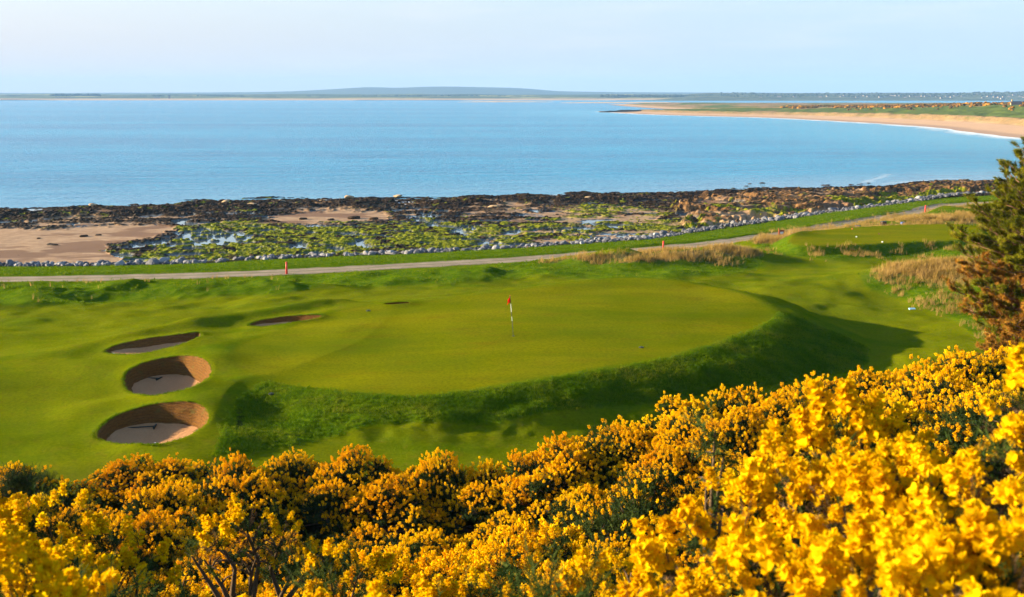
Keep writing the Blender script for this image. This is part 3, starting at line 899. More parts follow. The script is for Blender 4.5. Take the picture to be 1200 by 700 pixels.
# seaweed-covered lumps of the reef as masses of ground cover
rp = [rock_shape(400 + i, ICO1, 3, 0.5, 0.6) for i in range(10)]
kmask = kelp * (algae < 0.4) * sstep(0.04, 0.1, BQ) * (BQ < 1.03) * (sand < 0.3) * (0.35 + 0.65 * sstep(0.45, 0.7, BQ))
P_, _ = zbeach_pts(kmask, 5200, 31)
s_ = 0.12 + 0.34 * r.random(len(P_)) ** 2.5
tag(scatter_mesh('kelp_reef', rp, P_, np.column_stack([s_ * 1.3, s_, s_ * 0.95]), r.uniform(0, 6.28, len(P_)), M_BOULDER), 'dark brown kelp covered lumps of reef along the water', 'seaweed', kind='stuff')
P_, _ = zbeach_pts(algae * (BQ > 0.05), 3000, 33)
s_ = 0.08 + 0.19 * r.random(len(P_)) ** 2
tag(scatter_mesh('green_weed', rp, P_, np.column_stack([s_ * 1.4, s_, s_ * 0.8]), r.uniform(0, 6.28, len(P_)), M_WEED), 'bright green weed over the stones of the reef', 'seaweed', kind='stuff')

# single boulders one can tell apart along the water's edge and on the sand
bmesh_ = [mesh_data('seaweed_boulder', *[a if j == 0 else [a] for j, a in enumerate(rock_shape(500 + i, ICO2, 5, 0.35, 0.65))], [M_BOULDER]) for i in range(7)]
tmesh = [mesh_data('tan_boulder', *[a if j == 0 else [a] for j, a in enumerate(rock_shape(540 + i, ICO2, 8, 0.2, 0.7))], [M_TAN]) for i in range(4)]
edge = []
for k in range(170):
    px = r.uniform(20, 1010); py = float(np.interp(px, [a for a, b in shore_px], [b for a, b in shore_px])) + -abs(r.normal(0, 2.2)) + 0.6
    edge.append((px, py, r.uniform(0.3, 0.95)))
for k in range(46):
    edge.append((r.uniform(865, 1075), r.uniform(214, 226), r.uniform(0.3, 0.8)))
for i, (px, py, s_) in enumerate(edge):
    x, y = at(px, py, 0.1)
    o = link('seaweed_boulder', bmesh_[i % 7], None, (float(x), float(y), -0.02), (0, 0, r.uniform(0, 6.28)), (s_ * r.uniform(1, 1.7), s_, s_ * 0.6))
    tag(o, 'dark weed covered boulder awash at the edge of the sea', 'boulder', 'dark boulders at the tide line')
for px, py, s_ in [(61, 287, 0.75), (98, 276.5, 0.5), (115, 275, 0.35), (45, 279, 0.3), (415, 255, 0.9), (438, 256, 0.6), (388, 257, 0.6), (468, 254, 1.1), (355, 256, 0.6), (22, 300, 0.3), (48, 258, .5), (560, 246, .5)]:
    x, y = at(px, py, 0.7)
    o = link('seaweed_boulder', bmesh_[int(px) % 7], None, (float(x), float(y), 0.65), (0, 0, r.uniform(0, 6.28)), (s_ * 1.3, s_, s_ * 0.7))
    tag(o, 'dark weed covered boulder lying alone on the bare sand', 'boulder', 'dark boulders on the sand')
for i, (px, py, s_) in enumerate([(110, 240, .8), (409, 231, 1.0), (467, 229.5, 0.9), (378, 236, .9), (330, 236, .8), (265, 236, .9), (296, 240, 1.2), (236, 243, 0.8), (578, 243, 1.1), (622, 234, 1.0), (690, 231, .7),
                                  (815, 240, 1.7), (832, 247, 1.3), (862, 246, 1.3), (915, 235, 2.4), (945, 235, 1.2), (980, 236, 1.8), (1005, 233, 1.2), (880, 237, 1.0), (800, 250, 1.2)]):
    x, y = at(px, py, 0.4)
    o = link('tan_boulder', tmesh[i % 4], None, (float(x), float(y), 0.35), (r.uniform(-.2, .2), 0, r.uniform(0, 6.28)), (s_ * 1.3, s_, s_ * 0.6))
    tag(o, 'bare tan boulder catching the sun among the dark kelp', 'boulder', 'tan boulders on the reef')

# ================================================================== SEA
BEACH = np.array([(300, 420), (262, 455), (245, 495), (254, 570), (269, 660), (267, 730), (262, 790), (236, 945), (188, 1030), (149, 1117), (113, 1290)])
BEACH = catmull(BEACH, 5, closed=False)
Us = np.linspace(-0.9, 0.9, 420)
Ds = np.concatenate([np.linspace(85, 300, 150), np.geomspace(304, 1500, 160), np.geomspace(1530, 26000, 60)])
SX = Us[None, :] * Ds[:, None]; SY = np.repeat(Ds[:, None], len(Us), 1)
near_shore = SY - D_SHORE(SX / (SY + APEX))                     # metres out from the reef
db = ldist(SX, SY, BEACH)
fo = sstep(20, 2, db) * sstep(0.30, 0.55, fbm(SX / 9, SY / 14, 3, 61)) * 0.95
fo = np.maximum(fo, sstep(7, 1.5, db))
fo = np.maximum(fo, sstep(7.0, 0.5, near_shore) * sstep(0.42, 0.56, fbm(SX / 6, SY / 2.2, 4, 63)) * 0.95)
fo = np.maximum(fo, sstep(16, 5, near_shore) * sstep(0.62, 0.68, fbm(SX / 9, SY / 1.8, 4, 67)) * 0.6 * sstep(30, 75, SX))
wl = np.array([at(a, b, 0) for a, b in [(1012, 214), (1022, 211), (1034, 207), (1041, 204.5)]])
fo = np.maximum(fo, sstep(1.5, 0.2, ldist(SX, SY, wl) + 1.6 * (fbm(SX / 2.5, SY / 2.5, 3, 65) - 0.45)) * 0.22)
calm = sstep(62, 6, near_shore) * (0.55 + 0.45 * sstep(10, 60, SX))
shal = np.maximum(sstep(90, 0, near_shore) * 0.7, sstep(190, 10, db))
t = NT('sea water')
P0 = t.pos(0.55, 1.0, 1.0)
n1 = t.noise(P0, 0.9, 5, 0.65); n2 = t.noise(t.pos(0.22, 1, 1), 0.16, 5, 0.62); n3 = t.noise(t.pos(0.16, 1, 1), 0.012, 4, 0.6)
h = t.math('ADD', n1, t.math('MULTIPLY', n2, 3.2))
amp = t.math('SUBTRACT', 1.0, t.math('MULTIPLY', t.attr('calm'), 0.65))
h = t.math('MULTIPLY', h, amp)
nm = t.bump(h, 1.0, 0.9)
deep = t.mix(t.rng(t.math('ADD', t.math('MULTIPLY', n3, 0.55), t.math('MULTIPLY', n2, 0.45)), 0.36, 0.64), (0.002, 0.185, 0.360), (0.008, 0.310, 0.530))
c = t.mix(t.attr('shallow'), deep, (0.05, 0.36, 0.56))
c = t.mix(t.math('MULTIPLY', t.attr('calm'), 0.85), c, (0.17, 0.32, 0.44))  # sky reflected in the calmer water by the reef, painted into its colour
wat = t.n('ShaderNodeBsdfPrincipled'); t.l(c, wat.inputs['Base Color']); wat.inputs['Roughness'].default_value = 0.16; wat.inputs['IOR'].default_value = 1.333; wat.inputs['Specular IOR Level'].default_value = 0.34
t.l(nm, wat.inputs['Normal'])
fd = t.pbr((0.82, 0.84, 0.85), 0.7, None, 0.2)
ff = t.math('MULTIPLY', t.attr('foam'), t.rng(t.noise(t.pos(0.6, 1, 1), 0.7, 5, 0.7), 0.28, 0.55), clamp=True)
mx = t.n('ShaderNodeMixShader'); t.l(ff, mx.inputs[0]); t.l(wat.outputs[0], mx.inputs[1]); t.l(fd, mx.inputs[2])
M_SEA = t.done(mx.outputs[0])
tag(obj('sea', np.stack([SX.ravel(), SY.ravel(), np.zeros(SX.size)], 1), [grid_faces(*SX.shape)], M_SEA, smooth=True, attrs=dict(foam=fo, calm=calm, shallow=shal)), kind='structure', label='calm blue bay')

# ================================================================== THE FAR BEACH AND DUNES
inland = np.vstack([BEACH, [(108, 1330), (120, 1345), (175, 1330), (260, 1290), (272, 1340), (230, 1500), (215, 1800), (210, 2300), (330, 2420), (500, 2250), (2600, 2250), (2600, 420)]])
ii = np.linspace(0, 1, 260)
Ue = np.linspace(0.05, 0.95, 520); De = np.geomspace(400, 2500, 420)
EX = Ue[None, :] * De[:, None]; EY = np.repeat(De[:, None], len(Ue), 1)
sd = sdist(EX, EY, inland) + (fbm(EX / 30, EY / 30, 3, 71) - 0.5) * 4 * sstep(430, 470, EY)
hs = np.interp(EY, [400, 700, 850, 1000, 1200, 1500, 2500], [1.0, 1.0, 0.92, 0.68, 0.5, 0.40, 0.36])
pz = np.interp(sd, [-60, -4, 0, 10, 30, 35, 44, 60, 85, 120, 190, 250, 500], [-6, -0.5, 0.05, 0.8, 2.3, 2.7, 6.2, 7.2, 9.6, 13.0, 14.6, 14.0, 12.0]) * hs
dun = sstep(31, 38, sd)
EZ = pz + dun * ((fbm(EX / 8, EY / 12, 4, 73) - 0.5) * 2.4 + (fbm(EX / 45, EY / 60, 3, 75) - 0.5) * 3.2 * sstep(60, 110, sd)) * hs
EPX, EPY = to_px(EX, EY, EZ)
nzx = (fbm(EX / 25, EY / 40, 3, 79) - 0.5)
t_green = sstep(0.46, 0.53, fbm(EX / 60 + 3, EY / 110, 2, 81) + 0.20 * sstep(45, 60, sd) * sstep(1000, 760, EY) - 0.2 * sstep(95, 120, sd)) * sstep(44, 50, sd)
t_green = np.maximum(t_green, sstep(46, 49, sd) * (1 - sstep(74, 80, sd + nzx * 22)) * (EY < 900))
t_green = np.maximum(t_green, sstep(0.60, 0.64, fbm(EX / 34 + 5, EY / 60, 2, 87)) * sstep(80, 90, sd))
t = NT('beach and dunes'); p = t.pos()
nA = t.noise(t.pos(1, 0.5, 1), 0.16, 5, 0.65); nB = t.noise(p, 0.9, 4, 0.7)
sandc = t.mix(nA, (0.45, 0.285, 0.17), (0.54, 0.36, 0.225))
sandc = t.mix(t.attr('wet'), sandc, (0.33, 0.22, 0.15))
dunc = t.mix(t.rng(nB, 0.3, 0.7), (0.17, 0.115, 0.045), (0.40, 0.255, 0.115))
dunc = t.mix(t.rng(nA, 0.5, 0.7, 0, 0.7), dunc, (0.12, 0.13, 0.03))
grc = t.mix(nA, (0.060, 0.095, 0.012), (0.110, 0.145, 0.016))
c = t.mix(t.attr('dune'), sandc, dunc); c = t.mix(t.attr('grass'), c, grc)
M_DUNE = t.done(t.pbr(c, 0.9, t.bump(nB, 0.5, 0.6), 0.1))
tag(obj('far_beach', np.stack([EX.ravel(), EY.ravel(), EZ.ravel()], 1), [grid_faces(*EX.shape)], M_DUNE, smooth=True, attrs=dict(dune=dun, grass=t_green, wet=1 - sstep(5, 13, sd))), kind='structure', label='long curved sandy beach backed by straw coloured dunes')

# low sandbars and the dark skerry off the beach
t = NT('sandbar'); p = t.pos(); M_BAR = t.done(t.pbr(t.mix(t.noise(p, 0.05, 4), (0.48, 0.33, 0.20), (0.60, 0.44, 0.28)), 0.9, None, 0.1))


def bar(name, x0, x1, y0, y1, h, label, m=M_BAR, kind='structure', seed=1):
    n, k = 80, 8
    xs = np.linspace(x0, x1, n)
    V = []
    for j in range(k):
        f = j / (k - 1)
        wv = (fbm(xs / (abs(x1 - x0) / 6), xs * 0 + seed, 3, seed) * 0.6 + 0.6) * np.sin(np.linspace(0.02, math.pi - 0.02, n)) ** 0.4
        y = (y0 + y1) / 2 + (f - 0.5) * (y1 - y0) * wv + (xs - x0) / (x1 - x0) * 0
        z = -0.4 + (h + 0.4) * math.sin(math.pi * f) * wv * (0.7 + 0.6 * fbm(xs / 14, y / 14, 3, seed))
        V.append(np.column_stack([xs, y, z]))
    o = obj(name, np.concatenate(V), [grid_faces(k, n)], m, smooth=True)
    return tag(o, label, kind=kind)


bar('sandbar', -170, 130, 3150, 3290, 2.6, 'low sandbar across the mouth of the bay', seed=3)
bar('sandbar', 130, 480, 2750, 2900, 2.4, 'low sandbar running out from the spit', seed=5)
M_SKERRY = simple_mat('wet black rock', (0.012, 0.014, 0.010), 0.8, 0.05, 0.4, 0.3)
bar('reef', 106, 190, 1235, 1300, 3.2, 'dark reef at the tip of the beach', M_SKERRY, seed=8)
bar('reef', 196, 228, 1255, 1290, 2.6, 'dark reef patch on the sand tongue', M_SKERRY, seed=9)

# gorse thickets on the dunes: masses too far to tell apart
gm = leaf_mat('distant gorse', [(0.2, (0.08, 0.05, 0.008)), (0.5, (0.34, 0.155, 0.008)), (0.85, (0.54, 0.265, 0.010))], 0.2, 0.8, 0.05)
gdm = leaf_mat('distant scrub', [(0.2, (0.03, 0.035, 0.01)), (0.8, (0.09, 0.07, 0.02))], 0.2, 0.8, 0.05)
sel = sstep(0.50, 0.58, fbm(EX / 30 + 9, EY / 45, 3, 83)) * sstep(52, 62, sd) * (1 - t_green) * (EPX > 900)
sel = np.maximum(sel, sstep(72, 78, sd + nzx * 22) * (1 - sstep(230, 260, sd)) * (1 - t_green * 0.97) * (0.12 + sstep(0.34, 0.42, fbm(EX / 22, EY / 30, 3, 85))) * (EPX > 980))
sel *= (EPX < 1330) & (EY < 1250)
cell = np.gradient(EY, axis=0) * EY * (Ue[1] - Ue[0])
pr = (sel * cell).ravel(); pr /= pr.sum()
k = r.choice(len(pr), 9500, p=pr)
gp = [rock_shape(600 + i, ICO1, 0, 0.55, 0.8) for i in range(6)]
s_ = 0.75 + 1.0 * r.random(len(k))
P_ = np.column_stack([EX.ravel()[k] + r.normal(0, 1, len(k)), EY.ravel()[k] + r.normal(0, 1.5, len(k)), EZ.ravel()[k] + 0.3 * s_])
tag(scatter_mesh('dune_gorse', gp, P_[:8000], np.column_stack([s_ * 1.2, s_ * 1.2, s_])[:8000], r.uniform(0, 6.28, 8000), gm), 'distant thickets of flowering gorse on the dunes', 'gorse', kind='stuff')
tag(scatter_mesh('dune_scrub', gp, P_[8000:], np.column_stack([s_ * 1.2, s_ * 1.2, s_ * .8])[8000:], r.uniform(0, 6.28, 1500), gdm), 'dark scrub between the dune gorse', 'scrub', kind='stuff')


def far_z(x, y):
    i = np.argmin(np.abs(De - y)); j = np.argmin(np.abs(Ue - x / y)); return float(EZ[i, j])


M_SANDSTONE = simple_mat('sandstone wall', (0.50, 0.36, 0.20), 0.9, 0.1, 0.2, 0.5)
M_WHITEWALL = simple_mat('white render', (0.28, 0.23, 0.20), 0.8, 0.2, 0.06, 1.0)
M_SLATE = simple_mat('slate roof', (0.06, 0.055, 0.06), 0.6, 0.3, 0.2, 1.5)
M_DARKGLASS = simple_mat('window glass', (0.03, 0.04, 0.05), 0.1, 0.5, 0.1)


def gable(root, lx, wy, hw, hr, mw, mr, wins=True, x0=0.0):
    """house body with gables on the x ends, separate roof with eaves"""
    a, b = lx / 2, wy / 2
    V = [(-a, -b, 0), (a, -b, 0), (a, b, 0), (-a, b, 0), (-a, -b, hw), (a, -b, hw), (a, b, hw), (-a, b, hw), (-a, 0, hw + hr), (a, 0, hw + hr)]
    V = np.array(V) + (x0, 0, 0)
    obj('wall', V, [np.array([[0, 1, 5, 4], [2, 3, 7, 6]]), np.array([[1, 2, 6], [1, 6, 5], [5, 6, 9], [3, 0, 4], [3, 4, 7], [7, 4, 8]])], mw, root)
    e = 0.35; th = 0.18; dz = hr / b * e
    pts = []
    for xx in (-a - e * .6, a + e * .6):
        pts += [(xx, -b - e, hw - dz + .06), (xx, 0, hw + hr + .06), (xx, b + e, hw - dz + .06), (xx, b + e, hw - dz + .06 + th), (xx, 0, hw + hr + .06 + th), (xx, -b - e, hw - dz + .06 + th)]
    V = np.array(pts) + (x0, 0, 0)
    Q = [[i, (i + 1) % 6, 6 + (i + 1) % 6, 6 + i] for i in range(6)]
    Q += [[0, 5, 4, 1], [1, 4, 3, 2], [6, 7, 10, 11], [7, 8, 9, 10]]
    rf = obj('roof', V, [np.array(Q)], mr, root)
    return rf


# cottage on the links, right edge
zc, xc = ztop(1190, 127.5, 800)
root = empty('stone_cottage', (xc, 800, zc - 1.2), (0, 0, math.radians(-12)))
tag(root, 'sandstone cottage with dark slate roof beyond the dune gorse', 'house')
rf = gable(root, 7.5, 5.2, 3.8, 2.8, M_SANDSTONE, M_SLATE)
mb = MB(); mb.box((-3.0, 0, 7.2), (.35, .5, .9)); mb.build('chimney', M_SANDSTONE, rf)
mb = MB(); mb.box((1.2, -2.62, 2.3), (.5, .04, .6)); mb.box((-1.6, -2.62, 2.3), (.5, .04, .6)); mb.build('window', M_DARKGLASS, root)
root = empty('white_cottage', (xc + 9.5, 798, zc - 1.2), (0, 0, math.radians(-12)))
tag(root, 'low white walled house against the sandstone cottage at the right edge', 'house')
gable(root, 9, 5, 2.9, 1.7, M_WHITEWALL, M_SLATE)
mb = MB(); mb.box((1.2, -2.52, 1.6), (.5, .04, .6)); mb.box((-2.2, -2.52, 1.6), (.5, .04, .6)); mb.build('window', M_DARKGLASS, root)

# ================================================================== FAR LANDS
t = NT('far farmland'); p = t.pos()
g = t.n('ShaderNodeNewGeometry'); sx = t.n('ShaderNodeSeparateXYZ'); t.l(g.outputs['Position'], sx.inputs[0])
fld = t.noise(t.pos(0.0035, 0.012, 0), 1.0, 2, 0.4); vo = t.n('ShaderNodeTexVoronoi'); vo.inputs['Scale'].default_value = 1.0; t.l(t.pos(0.0032, 0.006, 0), vo.inputs['Vector'])
sv = t.n('ShaderNodeSeparateColor'); t.l(vo.outputs['Color'], sv.inputs[0])
c = t.ramp(sv.outputs[0], [(0.0, (0.05, 0.075, 0.03)), (0.35, (0.10, 0.13, 0.04)), (0.62, (0.14, 0.16, 0.05)), (0.8, (0.36, 0.32, 0.08)), (1.0, (0.08, 0.10, 0.05))], 'CONSTANT')
c = t.mix(t.rng(t.noise(t.pos(0.01, 0.02, 0), 1.0, 4, .6), 0.5, 0.62), c, (0.035, 0.05, 0.025))
c = t.mix(t.rng(sx.outputs[2], 8.0, 6.0), c, (0.52, 0.36, 0.22))
M_FARM = t.done(t.pbr(c, 0.9, None, 0.05))
t = NT('moorland hills'); c = t.mix(t.noise(t.pos(), 0.002, 5, .6), (0.05, 0.06, 0.035), (0.10, 0.10, 0.055)); M_MOOR = t.done(t.pbr(c, 0.95, None, 0.05))


def land(name, y0, y1, u0, u1, nr_, nc_, fz, mat, label, kind='structure'):
    uu = np.linspace(u0, u1, nc_); dd = np.linspace(y0, y1, nr_)
    X = uu[None, :] * dd[:, None]; Y = np.repeat(dd[:, None], nc_, 1)
    Z = fz(X, Y, (Y - y0) / (y1 - y0), np.repeat(uu[None, :], nr_, 0))
    o = obj(name, np.stack([X.ravel(), Y.ravel(), Z.ravel()], 1), [grid_faces(nr_, nc_)], mat, smooth=True)
    tag(o, label, kind=kind); return o


def z_farm(X, Y, f, u):
    edge = (fbm(X / 300, X * 0 + 2, 3, 301) - 0.5) * 0.03
    z = np.interp(f - edge, [0, 0.012, 0.03, 0.10, 0.5, 1.0], [-1, 3.5, 6.8, 8.6, 17, 26])
    z = z + (fbm(X / 260, Y / 260, 3, 303) - 0.5) * np.interp(f, [0, 0.03, 0.06, 1], [0, 4.0, 3, 12])
    return z * np.interp(u, [-1.2, 0.10, 0.22, 0.9], [1, 1, 0.9, 0.9])


land('far_shore', 4350, 5900, -1.3, 0.32, 60, 420, z_farm, M_FARM, 'low farmland and dunes across the bay')
hill_u = np.array([-1.3, -.6, -.33, -.25, -.21, -.19, -.16, -.14, -.11, -.085, -.06, -.03, 0.0, .02, .04, .06, .10, .15, .2, .35, 1.2])
hill_p = np.array([2, 2.2, 2.5, 3, 4, 5, 6.8, 8.0, 7.6, 8.8, 9.0, 8.2, 7.5, 6.2, 4.3, 3.6, 3.2, 3.0, 2.6, 2.5, 3.0])    # skyline, in minutes of height


def z_moor(X, Y, f, u):
    top = 20 + 1.14 * np.interp(u, hill_u, hill_p) / 1200 * 9800
    z = top * np.sin(np.clip(f, 0, 1) * math.pi / 2 * 1.05) ** 0.8 + (fbm(X / 700, Y / 500, 4, 311) - 0.5) * 12 * f
    return z


land('hills', 8200, 9900, -1.3, 1.3, 30, 500, z_moor, M_MOOR, 'long low moorland hill on the skyline')


def z_town(X, Y, f, u):
    top = 20 + np.interp(u, [0.1, 0.16, 0.2, 0.3, 0.36, 0.42, 0.46, 0.52, 0.7, 1.2], [1.5, 2.2, 2.6, 2.2, 2.6, 2.9, 3.4, 4.6, 5, 5]) / 1200 * 4900
    z = np.interp(f, [0, 0.02, 0.10, 1], [-1, 1.5, 3, 1]) * 0
    top = top * sstep(0.115, 0.19, u)
    z = -1 + (top + 1) * (np.clip(f, 0, 1) ** 0.75) + (fbm(X / 180, Y / 180, 4, 321) - 0.5) * 7 * f
    return z


t = NT('town hillside'); p = t.pos()
c = t.mix(t.rng(t.noise(p, 0.010, 5, .6), 0.35, 0.6), (0.04, 0.055, 0.03), (0.11, 0.12, 0.055)); M_TOWNLAND = t.done(t.pbr(c, 0.95, None, 0.05))
land('far_hillside', 4000, 4950, 0.12, 1.2, 40, 420, z_town, M_TOWNLAND, 'wooded hillside behind the firth with a town')

# far-off woods: one mass each
M_WOOD = leaf_mat('far woodland', [(0.2, (0.022, 0.034, 0.016)), (0.8, (0.05, 0.065, 0.03))], 0.1, 0.9, 0.01)
wp = [rock_shape(700 + i, ICO1, 0, 0.4, 1.0) for i in range(5)]
WP, WS = [], []


def wood(u0, u1, y, z, hgt, n, dy=60):
    for _ in range(n):
        u = r.uniform(u0, u1); yy = y + r.uniform(-dy, dy); s = hgt * r.uniform(0.7, 1.15) * 0.5
        WP.append((u * yy, yy, z + s * 0.8)); WS.append((s * r.uniform(1.0, 1.8), s * 1.2, s))


for px0, px1, z, hgt, n in [(70, 126, 13, 15, 120), (20, 36, 12, 9, 18), (126, 165, 12, 7, 50), (160, 180, 11, 9, 30), (186, 200, 12, 11, 25), (212, 235, 12, 8, 40), (238, 292, 11, 11, 110), (292, 330, 10, 7, 40), (40, 70, 11, 6, 25), (0, 20, 11, 6, 20), (-150, 0, 12, 9, 120)]:
    wood((px0 - 600) / FPX, (px1 - 600) / FPX, 5050, z, hgt, n)
wood((310 - 600) / FPX, (760 - 600) / FPX, 5200, 9, 11, 620, 150)
wood((420 - 600) / FPX, (560 - 600) / FPX, 5100, 10, 13, 120, 80)
wood((700 - 600) / FPX, (850 - 600) / FPX, 4700, 13, 12, 240, 150)
for _ in range(700):
    u = r.uniform(0.2, 0.62); f = r.uniform(0.35, 1.0); yy = 4000 + 950 * f
    s = r.uniform(1.8, 3.6); WP.append((u * yy, yy, float(z_town(np.array([u * yy]), np.array([yy]), np.array([f]), np.array([u]))[0]) + s * .6)); WS.append((s * 1.8, s * 1.5, s))
tag(scatter_mesh('far_woods', wp, np.array(WP), np.array(WS), r.uniform(0, 6.28, len(WP)), M_WOOD), 'hazy woods on the land beyond the bay', 'woods', kind='stuff')

# houses of the far town, one object each
hv = np.array([(-.5, -.5, 0), (.5, -.5, 0), (.5, .5, 0), (-.5, .5, 0), (-.5, -.5, .62), (.5, -.5, .62), (.5, .5, .62), (-.5, .5, .62), (-.5, 0, 1.0), (.5, 0, 1.0)])
hme = mesh_data('house', hv, [np.array([[0, 1, 5, 4], [2, 3, 7, 6], [4, 5, 9, 8], [6, 7, 8, 9]]), np.array([[1, 2, 6], [1, 6, 5], [5, 6, 9], [3, 0, 4], [3, 4, 7], [7, 4, 8]])], [M_WHITEWALL, M_SLATE],
                midx=[np.array([0, 0, 1, 1]), np.array([0] * 6)])
hpx = [(960, 113.5), (968, 113), (985, 113.2), (988, 112.6), (998, 113), (1006, 112), (1012, 112.3), (1003, 114.5), (1016, 113.3), (1022, 112.4), (1030, 114), (1037, 113.4), (1043, 112.0), (1049, 112.2), (1053, 112.2), (1059, 114), (1066, 113), (1073, 113.4), (1079, 112.7), (1084, 113), (1090, 112.8), (1096, 113.5), (1101, 119 - 4), (1108, 113.2), (1113, 114), (1118, 112.5), (1126, 113), (1144, 110.7), (1150, 114.6), (1157, 113), (1160, 110.6), (1164, 113.6), (1168, 114.3), (1173, 116), (1174, 113.6), (1180, 113), (1186, 111.5), (1193, 112.8), (1198, 114), (930, 113.6), (912, 113.4), (890, 113.8)]
for i, (px, py) in enumerate(hpx):
    u = (px - 600) / FPX * 0.985
    best = None
    for f in np.linspace(0.05, 0.98, 60):
        yy = 4000 + 950 * f; zz = float(z_town(np.array([u * yy]), np.array([yy]), np.array([f]), np.array([u]))[0])
        e = abs(float(to_px(u * yy, yy, zz)[1]) - py - 0.6)
        if best is None or e < best[0]: best = (e, yy, zz)
    _, yy, zz = best
    o = link('house', hme, None, (u * yy, yy, zz - .3), (0, 0, r.uniform(-.5, .5)), (r.uniform(8, 19), r.uniform(6, 8), r.uniform(4.5, 6.5)))
    tag(o, 'tiny white house of the town on the far hillside', 'house', 'white houses of the far town')
for px in (76, 79.5, 83, 87, 90.5, 190, 194):
    u = (px - 600) / FPX; yy = 4480.0
    o = link('house', hme, None, (u * yy, yy, 7.2), (0, 0, 0), (9, 8, 6))
    tag(o, 'tiny pale cottage in the row across the bay on the left', 'house', 'cottages across the bay')
u = (200 - 600) / FPX * .985
o = link('house', hme, None, (u * 4460, 4460, 6.5), (0, 0, 0.2), (9, 9, 15)); tag(o, 'tall cream house standing alone on the far shore at left', 'house')

#@@PART3
# ================================================================== GRASSES
def frames(axis, rng_):
    """rotation matrices taking +Z to each axis, with a random roll"""
    a = axis / np.linalg.norm(axis, axis=1)[:, None]
    h = np.where(np.abs(a[:, 2:3]) < 0.9, np.array([[0, 0, 1.0]]), np.array([[1.0, 0, 0]]))
    x = np.cross(h, a); x /= np.linalg.norm(x, axis=1)[:, None]
    y = np.cross(a, x)
    t = rng_.uniform(0, 2 * np.pi, len(a)); c, s = np.cos(t)[:, None], np.sin(t)[:, None]
    X = x * c + y * s; Y = -x * s + y * c
    return np.stack([X, Y, a], 2)


def merge(protos, M, P, S, which):
    """place copies of prototype meshes (V,T) with rotations M, positions P, scales S"""
    VV, TT, n0 = [], [], 0
    for k, (V, T) in enumerate(protos):
        i = np.where(which == k)[0]
        if not len(i) or not len(T): continue
        q = np.einsum('nij,vj->nvi', M[i], V) * S[i][:, None, None] + P[i][:, None, :]
        VV.append(q.reshape(-1, 3))
        TT.append((T[None] + (np.arange(len(i)) * len(V))[:, None, None] + n0).reshape(-1, T.shape[1])); n0 += len(i) * len(V)
    if not VV: return np.zeros((0, 3)), np.zeros((0, 3), int)
    return np.concatenate(VV), np.concatenate(TT)


def grass_tuft(seed, n, h, wdt, spread, lean):
    q = np.random.default_rng(seed); V, T = [], []
    for i in range(n):
        a = q.uniform(0, 6.283); d = np.array([math.cos(a), math.sin(a), 0]); side = np.array([-d[1], d[0], 0])
        b = d * q.uniform(0, spread); hh = h * q.uniform(0.55, 1.1); ln = lean * hh * q.uniform(0.2, 1)
        w_ = wdt * q.uniform(.7, 1.3)
        k = len(V)
        V += [b - side * w_, b + side * w_, b + d * ln * .35 + np.array([0, 0, hh * .6]) - side * w_ * .7, b + d * ln * .35 + np.array([0, 0, hh * .6]) + side * w_ * .7, b + d * ln + np.array([0, 0, hh])]
        T += [[k, k + 1, k + 3], [k, k + 3, k + 2], [k + 2, k + 3, k + 4]]
    return np.array(V), np.array(T)


G_GREEN = leaf_mat('rough grass', [(0.1, (0.045, 0.100, 0.002)), (0.5, (0.100, 0.170, 0.003)), (0.85, (0.17, 0.20, 0.006)), (1.0, (0.26, 0.20, 0.03))], 0.5, 0.9, 0.5, 0, 0.03)
G_BANK = leaf_mat('bank grass', [(0.1, (0.050, 0.120, 0.003)), (0.5, (0.110, 0.195, 0.004)), (0.85, (0.18, 0.22, 0.008)), (1.0, (0.27, 0.22, 0.03))], 0.5, 0.9, 0.5, 0, 0.03)
G_STRAW = leaf_mat('straw grass', [(0.1, (0.16, 0.12, 0.02)), (0.5, (0.36, 0.235, 0.065)), (1.0, (0.54, 0.37, 0.13))], 0.4, 0.9, 0.6, 0, 0.03)
area = np.abs(np.gradient(GY, axis=0)) * np.gradient(GX, axis=1)
inview = (np.abs(GX / (GY + APEX)) < 0.60)
r = np.random.default_rng(77)


def pick(mask, n, jit=0.12):
    p_ = (mask * area).ravel(); p_ = np.maximum(p_, 0); p_ /= p_.sum()
    k = r.choice(len(p_), n, p=p_)
    x = GX.ravel()[k] + r.normal(0, jit, n); y = GY.ravel()[k] + r.normal(0, jit, n)
    return x, y, zcourse(x, y), k


def grass_field(name, mask, n, protos, mat, smin, smax, label, sink=0.01, tilt=0.25):
    x, y, z, _ = pick(mask, n)
    ax = np.column_stack([r.normal(0, tilt, n) * .5 + 0.1, r.normal(0, tilt, n) * .5, np.ones(n)])
    V, T = merge(protos, frames(ax, r), np.column_stack([x, y, z - sink]), r.uniform(smin, smax, n), r.integers(0, len(protos), n))
    tag(obj(name, V, [T], mat), label, 'grass', kind='stuff')


